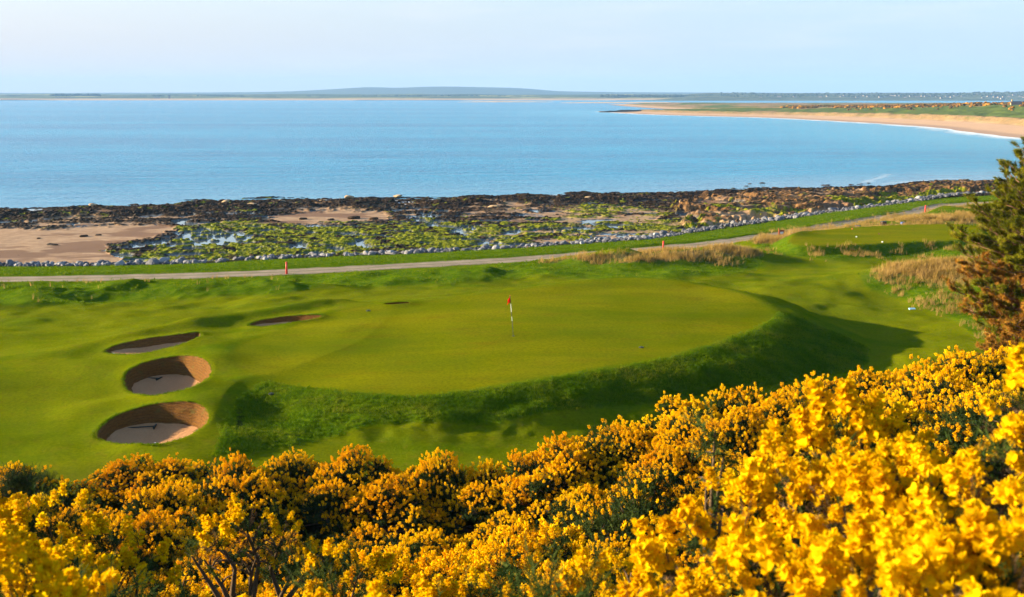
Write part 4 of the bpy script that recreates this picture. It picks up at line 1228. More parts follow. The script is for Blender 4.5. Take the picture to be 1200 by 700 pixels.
bankm = sstep(0.4, 0.8, polymask(GPX0 := to_px(GX, GY, GZ)[0], GPY0 := to_px(GX, GY, GZ)[1], toe_px, 2.0)) * (1 - gA)
outm = (1 - soA) * inview * ~hole
short = [grass_tuft(10 + i, 9, 0.075, 0.006, 0.07, 1.0) for i in range(5)]
grass_field('bank_grass', bankm * outm, 17000, short, G_BANK, 0.7, 1.5, 'shaggy green grass on the bank of the green')
mid_g = [grass_tuft(20 + i, 8, 0.14, 0.010, 0.10, 1.0) for i in range(5)]
clumpy = sstep(0.40, 0.62, fbm(GX / 2.4, GY / 2.0, 4, 401))
grass_field('rough_grass', rA * (1 - bankm) * outm * (0.25 + clumpy) * (1 - 0.7 * sA), 18000, mid_g, G_GREEN, 0.6, 1.5, 'thick green rough along the path and around the tee')
tall = [grass_tuft(30 + i, 9, 0.58, 0.010, 0.14, 0.5) for i in range(5)]
grass_field('straw_grass', sA * outm * (0.2 + clumpy), 8500, tall, G_STRAW, 0.5, 1.15, 'pale dry dune grass on the knolls')
rr_ = polymask(GPX0, GPY0, rightrough_px, 6) * sstep(0.5, 0.62, fbm(GX / 2.0, GY / 2.6, 3, 411) + 0.10 * sstep(1060, 1110, GPX0) + 0.01)
tr_ = polymask(GPX0, GPY0, teerough_px, 4) * (1 - gA) * sstep(0.52, 0.62, fbm(GX / 1.8, GY / 2.2, 3, 413))
edge_ = sstep(3.2, 2.2, ldist(GX, GY, PATH)) * sstep(1.6, 2.0, ldist(GX, GY, PATH)) * (GY < D_PATH(GX / (GY + APEX))) * (GPX0 > 660)
lk = sstep(0.58, 0.66, fbm(GX / 1.6, GY / 1.6, 3, 415)) * polymask(GPX0, GPY0, backrough_px, 4) * (GPX0 < 330)
grass_field('dry_grass', np.maximum(np.maximum(rr_, tr_), np.maximum(edge_ * 0.8, lk * 0.10)) * outm, 10500, tall, G_STRAW, 0.45, 1.0, 'tussocks of straw coloured grass in the rough')

fairm = (1 - rA) * (1 - gA) * outm * sstep(33, 40, GY) * (GY < 85) * (0.15 + sstep(0.42, 0.62, fbm(GX / 1.8, GY / 1.8, 3, 421)))
tiny = [grass_tuft(40 + i, 7, 0.030, 0.006, 0.08, 1.4) for i in range(5)]
grass_field('fairway_grass', fairm, 26000, tiny, G_GREEN, 0.6, 1.4, 'short grass of the fairway', 0.004)
LX, LA = [], []
for b in BUNK[:4]:
    n = len(b['rim']); k = r.integers(0, n, 620); f = r.random(620)[:, None]
    j = (k + 1) % n
    p = b['rim'][k] * (1 - f) + b['rim'][j] * f + b['n'][k] * r.uniform(-.03, .16, (620, 1))
    z = b['zr'][k] * (1 - f[:, 0]) + b['zr'][j] * f[:, 0]
    LX.append(np.column_stack([p, z - 0.012])); LA.append(np.column_stack([-b['n'][k] * r.uniform(-.2, .8, (620, 1)), np.full(620, 1.0)]))
LX = np.concatenate(LX); LA = np.concatenate(LA)
V, T = merge(short, frames(LA, r), LX, r.uniform(.5, 1.1, len(LX)), r.integers(0, len(short), len(LX)))
tag(obj('lip_grass', V, [T], G_GREEN), 'grass fringe hanging over the bunker lips', 'grass', kind='stuff')

# ================================================================== GORSE
def oct_flower(c, axis, rad):
    """small closed blossom: a stretched octahedron leaning along axis"""
    a = axis / np.linalg.norm(axis); h = np.array([0, 0, 1.0]) if abs(a[2]) < .9 else np.array([1.0, 0, 0])
    x = np.cross(h, a); x /= np.linalg.norm(x); y = np.cross(a, x)
    V = [c - a * rad * 1.0, c + x * rad * .8, c + y * rad * .8, c - x * rad * .8, c - y * rad * .8, c + a * rad * 1.35]
    T = [[0, 2, 1], [0, 3, 2], [0, 4, 3], [0, 1, 4], [5, 1, 2], [5, 2, 3], [5, 3, 4], [5, 4, 1]]
    return np.array(V), np.array(T)


def pea_flower(c, out, up, s_):
    """open pea flower: raised banner, two wings, a keel"""
    o = out / np.linalg.norm(out); u = up - o * (up @ o); u /= np.linalg.norm(u) + 1e-9; sd_ = np.cross(o, u)
    V, T = [], []
    # banner, 3 x 3, folded down the middle and curling back
    for j, (v, wd, bk) in enumerate([(0.0, 0.28, 0.0), (0.55, 0.62, 0.02), (0.95, 0.46, -0.22)]):
        for i in (-1, 0, 1):
            V.append(c + (o * (0.15 + bk + 0.16 * (i != 0)) + u * (v + 0.06 * (i != 0)) + sd_ * wd * i) * s_)
    for j in range(2):
        for i in range(2):
            a = j * 3 + i; T += [[a, a + 1, a + 4], [a, a + 4, a + 3]]
    for sg in (-1, 1):                                   # wings
        k = len(V)
        V += [c + (o * .05 + sd_ * .08 * sg) * s_, c + (o * .62 + u * .26 + sd_ * .30 * sg) * s_, c + (o * .95 + u * .04 + sd_ * .16 * sg) * s_, c + (o * .55 - u * .16 + sd_ * .12 * sg) * s_]
        T += [[k, k + 1, k + 2], [k, k + 2, k + 3]]
    k = len(V)                                           # keel
    V += [c, c + (o * .6 - u * .22 + sd_ * .1) * s_, c + (o * .9 - u * .06) * s_, c + (o * .6 - u * .22 - sd_ * .1) * s_]
    T += [[k, k + 1, k + 2], [k, k + 2, k + 3]]
    return np.array(V), np.array(T)


def spines(q, n, L, ln, wd, z0=0.0):
    V, T = [], []
    for i in range(n):
        z = L * (z0 + (1 - z0) * (i + q.random()) / n); a = q.uniform(0, 6.283)
        d = np.array([math.cos(a), math.sin(a), q.uniform(0.3, 1.1)]); d /= np.linalg.norm(d)
        sd_ = np.array([-math.sin(a), math.cos(a), 0]); l = ln * q.uniform(.6, 1.2)
        b = np.array([0, 0, z]); k = len(V)
        V += [b - sd_ * wd, b + sd_ * wd, b + d * l]
        T += [[k, k + 1, k + 2]]
    return V, T


def stack(parts):
    VV, TT, n = [], [], 0
    for V, T in parts:
        VV.append(V); TT.append(T + n); n += len(V)
    return np.concatenate(VV), np.concatenate(TT)


def flower_sprig(seed, n, L, near, fs):
    q = np.random.default_rng(seed); parts = []
    for i in range(n):
        f = (i + q.random() * .7) / n
        z = L * ((0.42 + 0.58 * f) if near else (0.45 + 0.55 * f)); a = i * 2.4 + q.uniform(-.4, .4)
        rad = fs * ((1.05 - 0.75 * f ** 2) if near else 1.45 * math.sqrt(max(0.05, 1 - (2 * f - 1) ** 2)))
        d = np.array([math.cos(a), math.sin(a), 0.25 + 1.0 * f]); d /= np.linalg.norm(d)
        c = np.array([math.cos(a) * rad * .8, math.sin(a) * rad * .8, z])
        if near: parts.append(pea_flower(c, d, np.array([0, 0, 1.0]) + q.normal(0, .25, 3), fs * q.uniform(.8, 1.15)))
        else: parts.append(oct_flower(c, d, fs * q.uniform(.7, 1.15)))
    return stack(parts)


def green_sprig(seed, n, L, ln, wd):
    q = np.random.default_rng(seed)
    V, T = spines(q, n, L, ln, wd)
    k = len(V); V += [np.array([-wd, 0, 0]), np.array([wd, 0, 0]), np.array([0, 0, L])]; T += [[k, k + 1, k + 2]]
    return np.array(V), np.array(T)


M_BLOOM = leaf_mat('gorse blossom', [(0.05, (0.70, 0.36, 0.001)), (0.4, (0.82, 0.52, 0.001)), (0.75, (0.87, 0.62, 0.002)), (1.0, (0.90, 0.69, 0.004))], 0.52, 0.9, 1.1, 0.35, 0.05)
M_BLOOM_NEAR = leaf_mat('open gorse blossom', [(0.05, (0.62, 0.34, 0.0005)), (0.5, (0.72, 0.45, 0.0005)), (1.0, (0.78, 0.54, 0.003))], 0.45, 0.9, 5.0, 0.1, 0.05)
M_SPINE = leaf_mat('gorse spines', [(0.1, (0.010, 0.020, 0.006)), (0.55, (0.030, 0.052, 0.012)), (0.9, (0.055, 0.075, 0.012))], 0.2, 0.85, 1.2, 0.3, 0.05)
M_SPINE_NEAR = leaf_mat('green gorse spines', [(0.1, (0.012, 0.026, 0.005)), (0.55, (0.034, 0.060, 0.010)), (0.9, (0.070, 0.090, 0.015))], 0.25, 0.8, 4.0, 0.2, 0.06)
M_DEAD = leaf_mat('dead gorse spines', [(0.1, (0.035, 0.022, 0.012)), (0.6, (0.11, 0.066, 0.032)), (1.0, (0.17, 0.11, 0.06))], 0.15, 0.8, 3.0, 0.2)
M_STEM = simple_mat('gorse stem', (0.10, 0.066, 0.04), 0.9, 0.1, 0.4, 8, 0.5)

MID_F = [flower_sprig(800 + i, 12, 0.155, False, 0.0205) for i in range(4)]
MID_G = [green_sprig(820 + i, 16, 0.17, 0.05, 0.006) for i in range(4)]
MID_U = [green_sprig(825 + i, 9, 0.09, 0.045, 0.005) for i in range(4)]
MID_D = [green_sprig(830 + i, 22, 0.26, 0.09, 0.009) for i in range(3)]
NEAR_F = [flower_sprig(840 + i, 22, 0.105, True, 0.0165) for i in range(5)]
NEAR_U = [green_sprig(855 + i, 34, 0.06, 0.024, 0.0013) for i in range(4)]
NEAR_G = [green_sprig(860 + i, 60, 0.13, 0.024, 0.0013) for i in range(4)]
NEAR_D = [green_sprig(870 + i, 70, 0.18, 0.034, 0.0016) for i in range(3)]


def gorse_arrays(lobes, seed, dens, ffrac, near, down=-0.25, patch=0.6, sprig=1.0, bare=0.0, inner=0.6):
    """lobes: (n,4) centres and radii. Returns blossom, foliage and inner spine arrays."""
    q = np.random.default_rng(seed)
    LF, LG, LD, LU = (NEAR_F, NEAR_G, NEAR_D, NEAR_U) if near else (MID_F, MID_G, MID_D, MID_U)
    L = (0.115 if near else 0.17) * sprig
    P, A = [], []
    C = lobes[:, :3]; R = lobes[:, 3]
    IP, IA, IS = [], [], []
    for c, rd in zip(C, R):
        n = int(dens * 4 * math.pi * rd * rd)
        d = q.normal(size=(n, 3)); d /= np.linalg.norm(d, axis=1)[:, None]
        d = d[d[:, 2] > down]
        p = c + d * rd * (1 + 0.16 * q.standard_t(4, (len(d), 1)).clip(-1.5, 2.2))
        ok = np.ones(len(p), bool)
        dist = np.linalg.norm(p[:, None] - C[None], axis=2)
        ok = (dist < R[None] * 0.82).sum(1) == 0
        P.append(p[ok]); A.append(d[ok])
        m = int(n * inner); d2 = q.normal(size=(m, 3)); d2 /= np.linalg.norm(d2, axis=1)[:, None]
        ls = min(1.0, rd * 0.62 / (0.18 if near else 0.26)) * q.uniform(.8, 1.15, m)
        IP.append(c + d2 * rd * q.uniform(0.05, 0.42, (m, 1)) - np.array([0, 0, 0.1 * rd])); IA.append(d2); IS.append(ls)
    P = np.concatenate(P); A = np.concatenate(A); IP = np.concatenate(IP); IA = np.concatenate(IA); IS = np.concatenate(IS)
    ax = A * 0.75 + np.array([0, 0, 0.5]) + q.normal(0, 0.22, A.shape)
    ax /= np.linalg.norm(ax, axis=1)[:, None]
    o = q.uniform(0, 99, 3)
    sc = 0.30 if near else 1.1
    nz = np.array([mnoise.noise(Vector(p / sc + o)) for p in P])
    fl = (nz * patch + (q.random(len(P)) - 0.5) * 0.55 + (ffrac - 0.5) * 1.1 + (0.22 if near else 0.62) * (A[:, 2] - (0.0 if near else 0.28))) > 0.0
    if bare: fl &= A[:, 2] > bare
    S = q.uniform(0.65, 1.35, len(P)) * sprig
    base = P - ax * (L * 0.75 * S / sprig)[:, None]
    M = frames(ax, q)
    wf = q.integers(0, len(LF), len(P)); wf = np.where(fl, wf, -1)
    bl = merge(LF, M, base, S, wf)
    wg = q.integers(0, len(LG), len(P))
    fo_ = merge(LG + LU, M, base, S * np.where(fl, 1.0, 1.15), np.where(fl, wg + len(LG), wg))
    ia = IA * 1.0 + np.array([0, 0, 0.1]) + q.normal(0, 0.25, IA.shape)
    inn = merge(LD, frames(ia, q), IP, IS, q.integers(0, len(LD), len(IP)))
    return bl, fo_, inn


def stems(lobes, base, r0, seed, seg=6, limb=0.6):
    q = random.Random(seed); mb = MB()
    b = Vector(base)
    cen = Vector(np.asarray(lobes)[:, :3].mean(0)); fork = b.lerp(cen, 0.55) + Vector((q.uniform(-1, 1), q.uniform(-1, 1), 0)) * r0 * 4
    mb.tube([b, b.lerp(fork, .5) + Vector((q.uniform(-1, 1), q.uniform(-1, 1), 0)) * r0 * 3, fork], [r0 * 1.5, r0 * 1.25, r0 * 1.05], 8, False)
    for x, y, z, rd in lobes:
        e = Vector((x, y, z)); s0 = fork.lerp(e, q.uniform(0, .15))
        m1 = s0.lerp(e, .38) + Vector((q.uniform(-1, 1), q.uniform(-1, 1), q.uniform(-.3, .9))) * rd * .45
        m2 = s0.lerp(e, .72) + Vector((q.uniform(-1, 1), q.uniform(-1, 1), q.uniform(-.3, .6))) * rd * .35
        mb.tube([s0, m1, m2, e], [r0, r0 * .75, r0 * .5, r0 * .22], seg, False)
        for k in range(4):
            f = m2.lerp(e, q.uniform(0.1, .9)); g_ = Vector((q.uniform(-1, 1), q.uniform(-1, 1), q.uniform(0, 1))).normalized() * rd * .8
            mb.tube([f, f + g_ * .5 + Vector((0, 0, rd * .1)), f + g_], [r0 * .35, r0 * .24, r0 * .1], 5, False)
    return mb


def build_gorse(name, lobes, base, seed, dens, ffrac, near, mats, r0, label=None, group=None, loc=(0, 0, 0), **kw):
    root = empty(name, loc); tag(root, label, 'gorse bush', group)
    lob = np.array(lobes, float); lob[:, :3] -= np.array(loc)
    bl, fo_, inn = gorse_arrays(lob, seed, dens, ffrac, near, **kw)
    if len(bl[0]): obj('blossom', bl[0], [bl[1]], mats[0], root)
    n = len(fo_[0])
    V = np.concatenate([fo_[0], inn[0]]); T = np.concatenate([fo_[1], inn[1] + n])
    obj('foliage', V, [T], [mats[1], mats[2]], root, midx=[np.concatenate([np.zeros(len(fo_[1]), int), np.ones(len(inn[1]), int)])])
    stems(lob, np.array(base) - np.array(loc), r0, seed).build('stem', M_STEM, root, smooth=True)
    return root


def bush_lobes(seed):
    q = np.random.default_rng(seed); L = [(0, 0, 1.0, 0.62)]
    n = 30
    for i in range(n):
        a = i * 2.399 + q.uniform(-.3, .3); f = (i + .5) / n
        rad = 1.40 * math.sqrt(f) * q.uniform(.75, 1.15)
        z = 1.42 * math.sqrt(max(0.05, 1 - 0.86 * f)) * q.uniform(.74, 1.22)
        L.append((rad * math.cos(a), rad * math.sin(a), z - 0.22, q.uniform(.17, .40)))
    for i in range(7):
        a = i * .9 + q.uniform(-.3, .3); L.append((1.25 * math.cos(a), 1.25 * math.sin(a), q.uniform(.2, .6), q.uniform(.25, .42)))
    return np.array(L)


GM = (M_BLOOM, M_SPINE, M_SPINE)
protos = []
for i in range(6):
    lb = bush_lobes(900 + i)
    protos.append(build_gorse('gorse_bush', lb, (0, 0, -0.1), 910 + i, 70, [0.80, 0.34, 0.72, 0.27, 0.58, 0.22][i], False, GM, 0.04, 'x', 'gorse bushes on the hillside'))
used = [False] * 6
rows = [('against the fairway', 31.0, 2.0), ('second back from the fairway', 28.2, 2.1), ('third back from the fairway', 25.4, 2.0), ('fourth back from the fairway', 22.4, 2.0),
        ('fifth back from the fairway', 19.2, 2.0), ('sixth back from the fairway', 15.8, 1.9), ('just beyond the nearest shrubs', 12.2, 1.7)]
ORD = 'first second third fourth fifth sixth seventh eighth ninth tenth eleventh twelfth thirteenth fourteenth fifteenth sixteenth seventeenth eighteenth nineteenth twentieth'.split()
r = np.random.default_rng(5)
skx = np.array([a for a, b, d in skyline]); skd = np.array([d for a, b, d in skyline])
MIDBUSH = []
for ri, (rname, dep, step) in enumerate(rows):
    x0, x1 = -0.545 * dep, 0.56 * dep
    n = int((x1 - x0) / step); cnt = 0
    for k in range(n + 1):
        x = x0 + (k + 0.5 * (ri % 2) + r.uniform(-.22, .22)) * (x1 - x0) / n
        if abs(x) / dep > 0.57: continue
        px = 600 + 1200 * x / dep
        y = dep + r.uniform(-1.1, 0.9) + (np.interp(px, skx, skd) - 31 if ri == 0 else 0)
        if dep < 16 and px > 740: continue
        if dep < 20 and px > 900: continue
        z = gz(x, y)
        i = int(r.choice([0, 1, 2, 3, 4, 5], p=[.08, .26, .12, .26, .18, .10] if px < 430 else [.30, .14, .26, .06, .20, .04]))
        o = protos[i] if not used[i] else copy_tree(protos[i]); used[i] = True
        s_ = r.uniform(0.78, 1.25) * (1.04 if ri == 0 else 1.0)
        sz = s_ * r.uniform(.9, 1.12)
        if ri == 0:                                  # tops of the last row follow the skyline seen over the fairway
            sy_ = np.interp(px, skx, [b for a, b, d in skyline]); want = ztop(px, sy_, y)[0] - z + r.uniform(-.15, .12)
            sz = np.clip(want / 1.62, 0.7, 1.5)
        o.location = (x, y, z - 0.05); o.rotation_euler = (0, 0, r.uniform(0, 6.28)); o.scale = (s_, s_, sz)
        MIDBUSH.append((o, rname, ri, px)); cnt += 1
for o in protos:
    if not used[protos.index(o)]:
        for ch in list(o.children): bpy.data.objects.remove(ch)
        bpy.data.objects.remove(o)
for ri, (rname, dep, step) in enumerate(rows):
    grp = sorted([(px, o) for o, rn, k, px in MIDBUSH if k == ri], key=lambda a: a[0])
    for k, (px, o) in enumerate(grp):
        o['label'] = 'yellow flowering gorse bush, %s from the left in the row %s' % (ORD[k], rname)

# the shrubs close by, each with its own shape: (photo px, photo py, metres along the lens axis, radius)
def cam_pt(px, py, d):
    dx, dy, dz = ray(px, py); return np.array([float(dx) * d, float(dy) * d, CAM_Z + float(dz) * d])


def near_gorse(lob_px, label, seed, dens, ffrac, r0=0.012, near=True, mats=None, dead=False, **kw):
    L = []
    for px, py, d, rd in lob_px:
        p = cam_pt(px, py, d); L.append((*p, rd))
    L = np.array(L)
    L[:, 3] = np.maximum(L[:, 3] - np.clip(0.052 - 0.006 * np.array([a[2] for a in lob_px]), 0.02, 0.05), 0.035)
    c = L[:, :3].mean(0); g0 = gz(c[0], c[1])
    loc = (c[0], c[1], g0)
    return build_gorse('gorse_bush', L, loc, seed, dens, ffrac, near, mats or (M_BLOOM_NEAR, M_SPINE_NEAR, M_DEAD if dead else M_SPINE), r0, label, 'gorse bushes close to the viewer', loc, **kw)


near_gorse([(1000, 540, 2.25, .155), (1045, 547, 2.2, .13), (930, 582, 2.15, .15), (868, 630, 2.05, .14), (985, 622, 1.95, .16), (1065, 612, 1.85, .15), (1140, 622, 1.7, .15), (1205, 602, 1.7, .14), (1110, 572, 2.0, .11),
            (800, 672, 2.1, .125), (745, 712, 2.2, .11), (905, 702, 1.75, .15), (1010, 702, 1.6, .15), (1100, 702, 1.45, .14), (1190, 702, 1.35, .14), (830, 747, 1.9, .13), (960, 772, 1.6, .15), (1080, 802, 1.35, .14), (1215, 662, 1.5, .12), (700, 747, 2.2, .11),
            (960, 532, 2.3, .09), (1010, 492, 2.3, .085)],
           'large gorse bush smothered in open yellow flowers filling the lower right', 1001, 250, 0.80, dead=True, patch=0.95, inner=0.9)
near_gorse([(1190, 510, 2.0, .11), (1215, 480, 2.0, .12), (1150, 530, 2.05, .08), (1175, 565, 2.0, .11), (1230, 550, 1.9, .12)],
           'gorse bush with dead brown spiny centre and a few flowers at the right edge', 1002, 330, 0.44, dead=True, patch=0.9, inner=1.6, bare=0.25)
near_gorse([(20, 704, 1.75, .14), (70, 724, 1.7, .10), (-40, 714, 1.7, .14), (40, 784, 1.6, .13), (105, 769, 1.75, .09)],
           'bright yellow gorse bush in full flower in the bottom left corner', 1003, 240, 0.70, patch=0.8, inner=0.5)
near_gorse([(15, 671, 2.9, .15), (70, 684, 2.8, .15), (-40, 676, 2.8, .17), (115, 696, 2.75, .10), (40, 716, 2.6, .14)],
           'orange tinted gorse bush behind the bright one at lower left', 1004, 190, 0.66, bare=0.1, patch=0.4, inner=0.6)
near_gorse([(20, 629, 4.2, .18), (60, 629, 4.1, .20), (-30, 624, 4.2, .2), (82, 654, 4.0, .12), (20, 674, 4.0, .2), (-40, 664, 4.0, .2)],
           'dark gorse bush capped with yellow flowers at the left edge', 1005, 190, 0.56, patch=0.6, inner=1.1, bare=0.32)
near_gorse([(125, 654, 4.0, .17), (165, 664, 4.0, .14), (95, 669, 3.9, .13), (140, 704, 3.9, .18), (185, 694, 3.9, .12)],
           'gorse bush flowering on top right of the dark one at the left edge', 1006, 190, 0.56, patch=0.6, inner=1.1, bare=0.28)
near_gorse([(118, 712, 2.3, .09), (95, 737, 2.2, .08), (140, 742, 2.25, .09), (160, 772, 2.2, .1), (175, 737, 2.3, .07), (90, 782, 2.2, .1)],
           'blue green spiny gorse shrub with hardly any flowers at lower left', 1007, 420, 0.14, patch=0.5, inner=1.4, sprig=1.1)
near_gorse([(255, 632, 5.2, .14), (290, 624, 5.2, .17), (330, 634, 5.2, .15), (365, 652, 5.2, .13), (240, 657, 5.2, .12), (300, 652, 5.3, .15), (345, 667, 5.2, .12), (225, 652, 5.1, .08)],
           'leggy gorse with bare forked branches under a flower fringed canopy', 1008, 190, 0.40, dead=True, r0=0.022, patch=0.5, inner=0.7, bare=0.30)
near_gorse([(385, 666, 4.8, .13), (420, 671, 4.8, .13), (360, 681, 4.8, .12), (445, 681, 4.8, .11), (400, 706, 4.7, .14), (365, 706, 4.7, .10)],
           'dark green gorse with scattered flowers right of the leggy one', 1009, 200, 0.32, patch=0.6, inner=1.0)
near_gorse([(340, 722, 3.0, .10), (300, 732, 3.0, .09), (385, 725, 3.0, .09), (270, 745, 3.0, .09)],
           'low yellow gorse bush below the leggy branches at the bottom edge', 1010, 260, 0.75, patch=0.3, inner=0.5)
near_gorse([(440, 726, 1.9, .075), (470, 733, 1.9, .07), (410, 738, 1.9, .07), (495, 748, 1.9, .06)],
           'bright yellow gorse tip poking up at the bottom edge left of centre', 1011, 420, 0.95, patch=0.2, inner=0.4)
near_gorse([(520, 714, 3.6, .13), (565, 702, 3.6, .12), (610, 714, 3.5, .12), (480, 732, 3.6, .12), (570, 742, 3.4, .15), (630, 742, 3.4, .13), (515, 762, 3.4, .13), (590, 682, 3.7, .06), (548, 682, 3.8, .06)],
           'dark green gorse dotted with single flowers at bottom centre', 1012, 300, 0.36, patch=0.7, inner=1.2)
near_gorse([(640, 706, 3.3, .12), (690, 686, 3.2, .11), (740, 671, 3.1, .10), (660, 746, 3.1, .13), (720, 726, 3.0, .13), (770, 646, 3.0, .07)],
           'yellow gorse bush spreading left from the large one at lower right', 1013, 220, 0.70, patch=0.4, inner=0.7)
near_gorse([(655, 715, 1.6, .055), (630, 735, 1.6, .06), (685, 735, 1.6, .06), (660, 700, 1.65, .03)],
           'olive flowerless gorse shoots blurred at the bottom edge', 1014, 700, 0.02, patch=0.1, inner=2.2)
near_gorse([(838, 505, 3.0, .05), (848, 535, 3.0, .06), (828, 550, 3.0, .06), (850, 565, 3.0, .07), (835, 595, 3.0, .08)],
           'thin upright gorse shoot with a few flowers before the large bush', 1015, 420, 0.38, patch=0.4, inner=0.9)

# young green broom sprout between the bushes
x_, y_, z_ = at_ground(645, 628, 11)
#@@PART4
# ================================================================== PINE
M_BARK = simple_mat('pine bark', (0.22, 0.12, 0.07), 0.9, 0.1, 0.4, 5, 0.6)
M_NEEDLE = leaf_mat('pine needles', [(0.1, (0.055, 0.070, 0.004)), (0.55, (0.16, 0.17, 0.008)), (0.95, (0.33, 0.28, 0.012))], 0.45, 0.8, 1.4, 0, 0.08)
M_NEEDLE_DRY = leaf_mat('dry pine needles', [(0.1, (0.16, 0.075, 0.010)), (0.6, (0.36, 0.17, 0.022)), (1.0, (0.52, 0.28, 0.04))], 0.35, 0.8, 1.4, 0, 0.08)
q = random.Random(42); qn = np.random.default_rng(42)
TD = 40.0
tx = (1234 - 600) / 1200 * TD * 0.998
tz = gz(tx, TD)
ttop = 18.5
mb = MB(); trunk = []
for i in range(13):
    f = i / 12; trunk.append(Vector((tx + 0.16 * math.sin(f * 5) - 0.2 * f, TD + 0.12 * math.cos(f * 4), tz - .2 + (ttop - tz) * f)))
mb.tube(trunk, [0.19 * (1 - i / 12) ** 0.8 + 0.015 for i in range(13)], 10)
tufts_p, tufts_a, tufts_d = [], [], []


def trunk_at(z):
    f = min(max((z - tz + .2) / (ttop - tz), 0), 1) * 12; i = min(int(f), 11); return trunk[i].lerp(trunk[i + 1], f - i)


def crown_r(z):
    return float(np.interp(z, [8.0, 9.2, 10.5, 12.0, 13.2, 14.2, 15.3, 16.3, 17.3, 18.2, 18.6], [1.2, 2.1, 2.9, 3.5, 3.6, 3.1, 2.6, 1.75, 1.05, 0.45, 0.15]))


lmb = MB()
z = 8.3; wh = 0
while z < 18.3:
    nb = 8 if z < 16.5 else 6
    for k in range(nb):
        a = wh * 0.9 + k * 2 * math.pi / nb + q.uniform(-.3, .3)
        zz = z + q.uniform(-.25, .25); Lb = crown_r(zz) * q.uniform(.55, 0.98)
        if Lb < .12: continue
        d = Vector((math.cos(a), math.sin(a), 0)); b = trunk_at(zz)
        lift = float(np.interp(zz, [8, 12, 15, 18], [-.12, .02, .30, .95]))
        pts = [b]
        for j in range(1, 6):
            f = j / 5
            pts.append(b + d * Lb * f + Vector((0, 0, Lb * (lift * f - .18 * f + .30 * f * f * f))) + Vector((q.uniform(-1, 1), q.uniform(-1, 1), q.uniform(-1, 1))) * .05 * Lb)
        rb = 0.018 + 0.016 * Lb
        lmb.tube(pts, [rb * (1 - .8 * j / 5) for j in range(6)], 6, False)
        dry_branch = zz < 13.2 and q.random() < float(np.interp(zz, [8, 11.5, 13.2], [.82, .72, .35]))
        nsub = max(3, int(Lb * 5.0))
        for s_i in range(nsub):
            f = 0.28 + 0.72 * (s_i + q.random()) / nsub; f = min(f, 0.98)
            i0 = min(int(f * 5), 4); p = pts[i0].lerp(pts[i0 + 1], f * 5 - i0)
            side = Vector((-d.y, d.x, 0)) * (1 if s_i % 2 else -1)
            sd_ = (d * q.uniform(.5, 1) + side * q.uniform(.4, 1) + Vector((0, 0, q.uniform(.05, .7)))).normalized()
            ls = Lb * 0.30 * q.uniform(.6, 1.15) * (1.15 - .5 * f) + .12
            e = p + sd_ * ls + Vector((0, 0, .12 * ls))
            lmb.tube([p, p.lerp(e, .5) - Vector((0, 0, .04 * ls)), e], [rb * .35, rb * .25, .005], 5, False)
            nt = max(2, int(ls / .085))
            for m in range(nt):
                g_ = 0.45 + 0.55 * (m + 1) / nt; pp = p.lerp(e, g_)
                tufts_p.append(pp + Vector((q.uniform(-1, 1), q.uniform(-1, 1), q.uniform(-.5, 1))) * .06); tufts_a.append((sd_ + Vector((0, 0, .7)) + Vector((q.uniform(-1, 1), q.uniform(-1, 1), q.uniform(-.4, .6))) * .8)); tufts_d.append(dry_branch and (q.random() < .85))
        tufts_p.append(pts[-1]); tufts_a.append(d + Vector((0, 0, .9))); tufts_d.append(dry_branch and q.random() < .5)
    z += 0.36; wh += 1
for k in range(10):                                   # upright candles at the very top
    zz = q.uniform(17.3, 18.7); tufts_p.append(trunk_at(zz) + Vector((q.uniform(-.15, .15), q.uniform(-.15, .15), 0))); tufts_a.append(Vector((q.uniform(-.3, .3), q.uniform(-.3, .3), 1))); tufts_d.append(False)


def needle_tuft(seed):
    g_ = np.random.default_rng(seed); V, T = [], []
    for i in range(46):
        a = g_.uniform(0, 6.283); up_ = g_.uniform(-.15, 1.4); d = np.array([math.cos(a), math.sin(a), up_]); d /= np.linalg.norm(d)
        s_ = np.array([-math.sin(a), math.cos(a), 0]); b = np.array([0, 0, g_.uniform(-.06, .09)]); l = g_.uniform(.08, .135); k = len(V)
        V += [b - s_ * .0075, b + s_ * .0075, b + d * l]; T += [[k, k + 1, k + 2]]
    return np.array(V), np.array(T)


NTF = [needle_tuft(50 + i) for i in range(4)]
root = empty('pine_tree', (tx, TD, tz)); tag(root, 'pine with dark green upper boughs and rusty dry lower boughs at the right edge', 'tree')
off = np.array([tx, TD, tz])
mb.V = [v - off for v in mb.V]; lmb.V = [v - off for v in lmb.V]
mb.build('trunk', M_BARK, root, smooth=True); lmb.build('branch', M_BARK, root, smooth=True)
tp = np.array([v[:] for v in tufts_p]) - off; ta = np.array([v[:] for v in tufts_a]); td = np.array(tufts_d)
keep = qn.random(len(tp)) < 0.93; tp, ta, td = tp[keep], ta[keep], td[keep]
for nm_, sel, mat in (('crown', ~td, M_NEEDLE), ('dry_needles', td, M_NEEDLE_DRY)):
    V, T = merge(NTF, frames(ta[sel], qn), tp[sel], qn.uniform(.9, 1.7, sel.sum()), qn.integers(0, 4, sel.sum()))
    o = obj(nm_, V, [T], mat, root)
    if nm_ == 'dry_needles': o['label'] = 'rusty dry needles of the lower boughs'

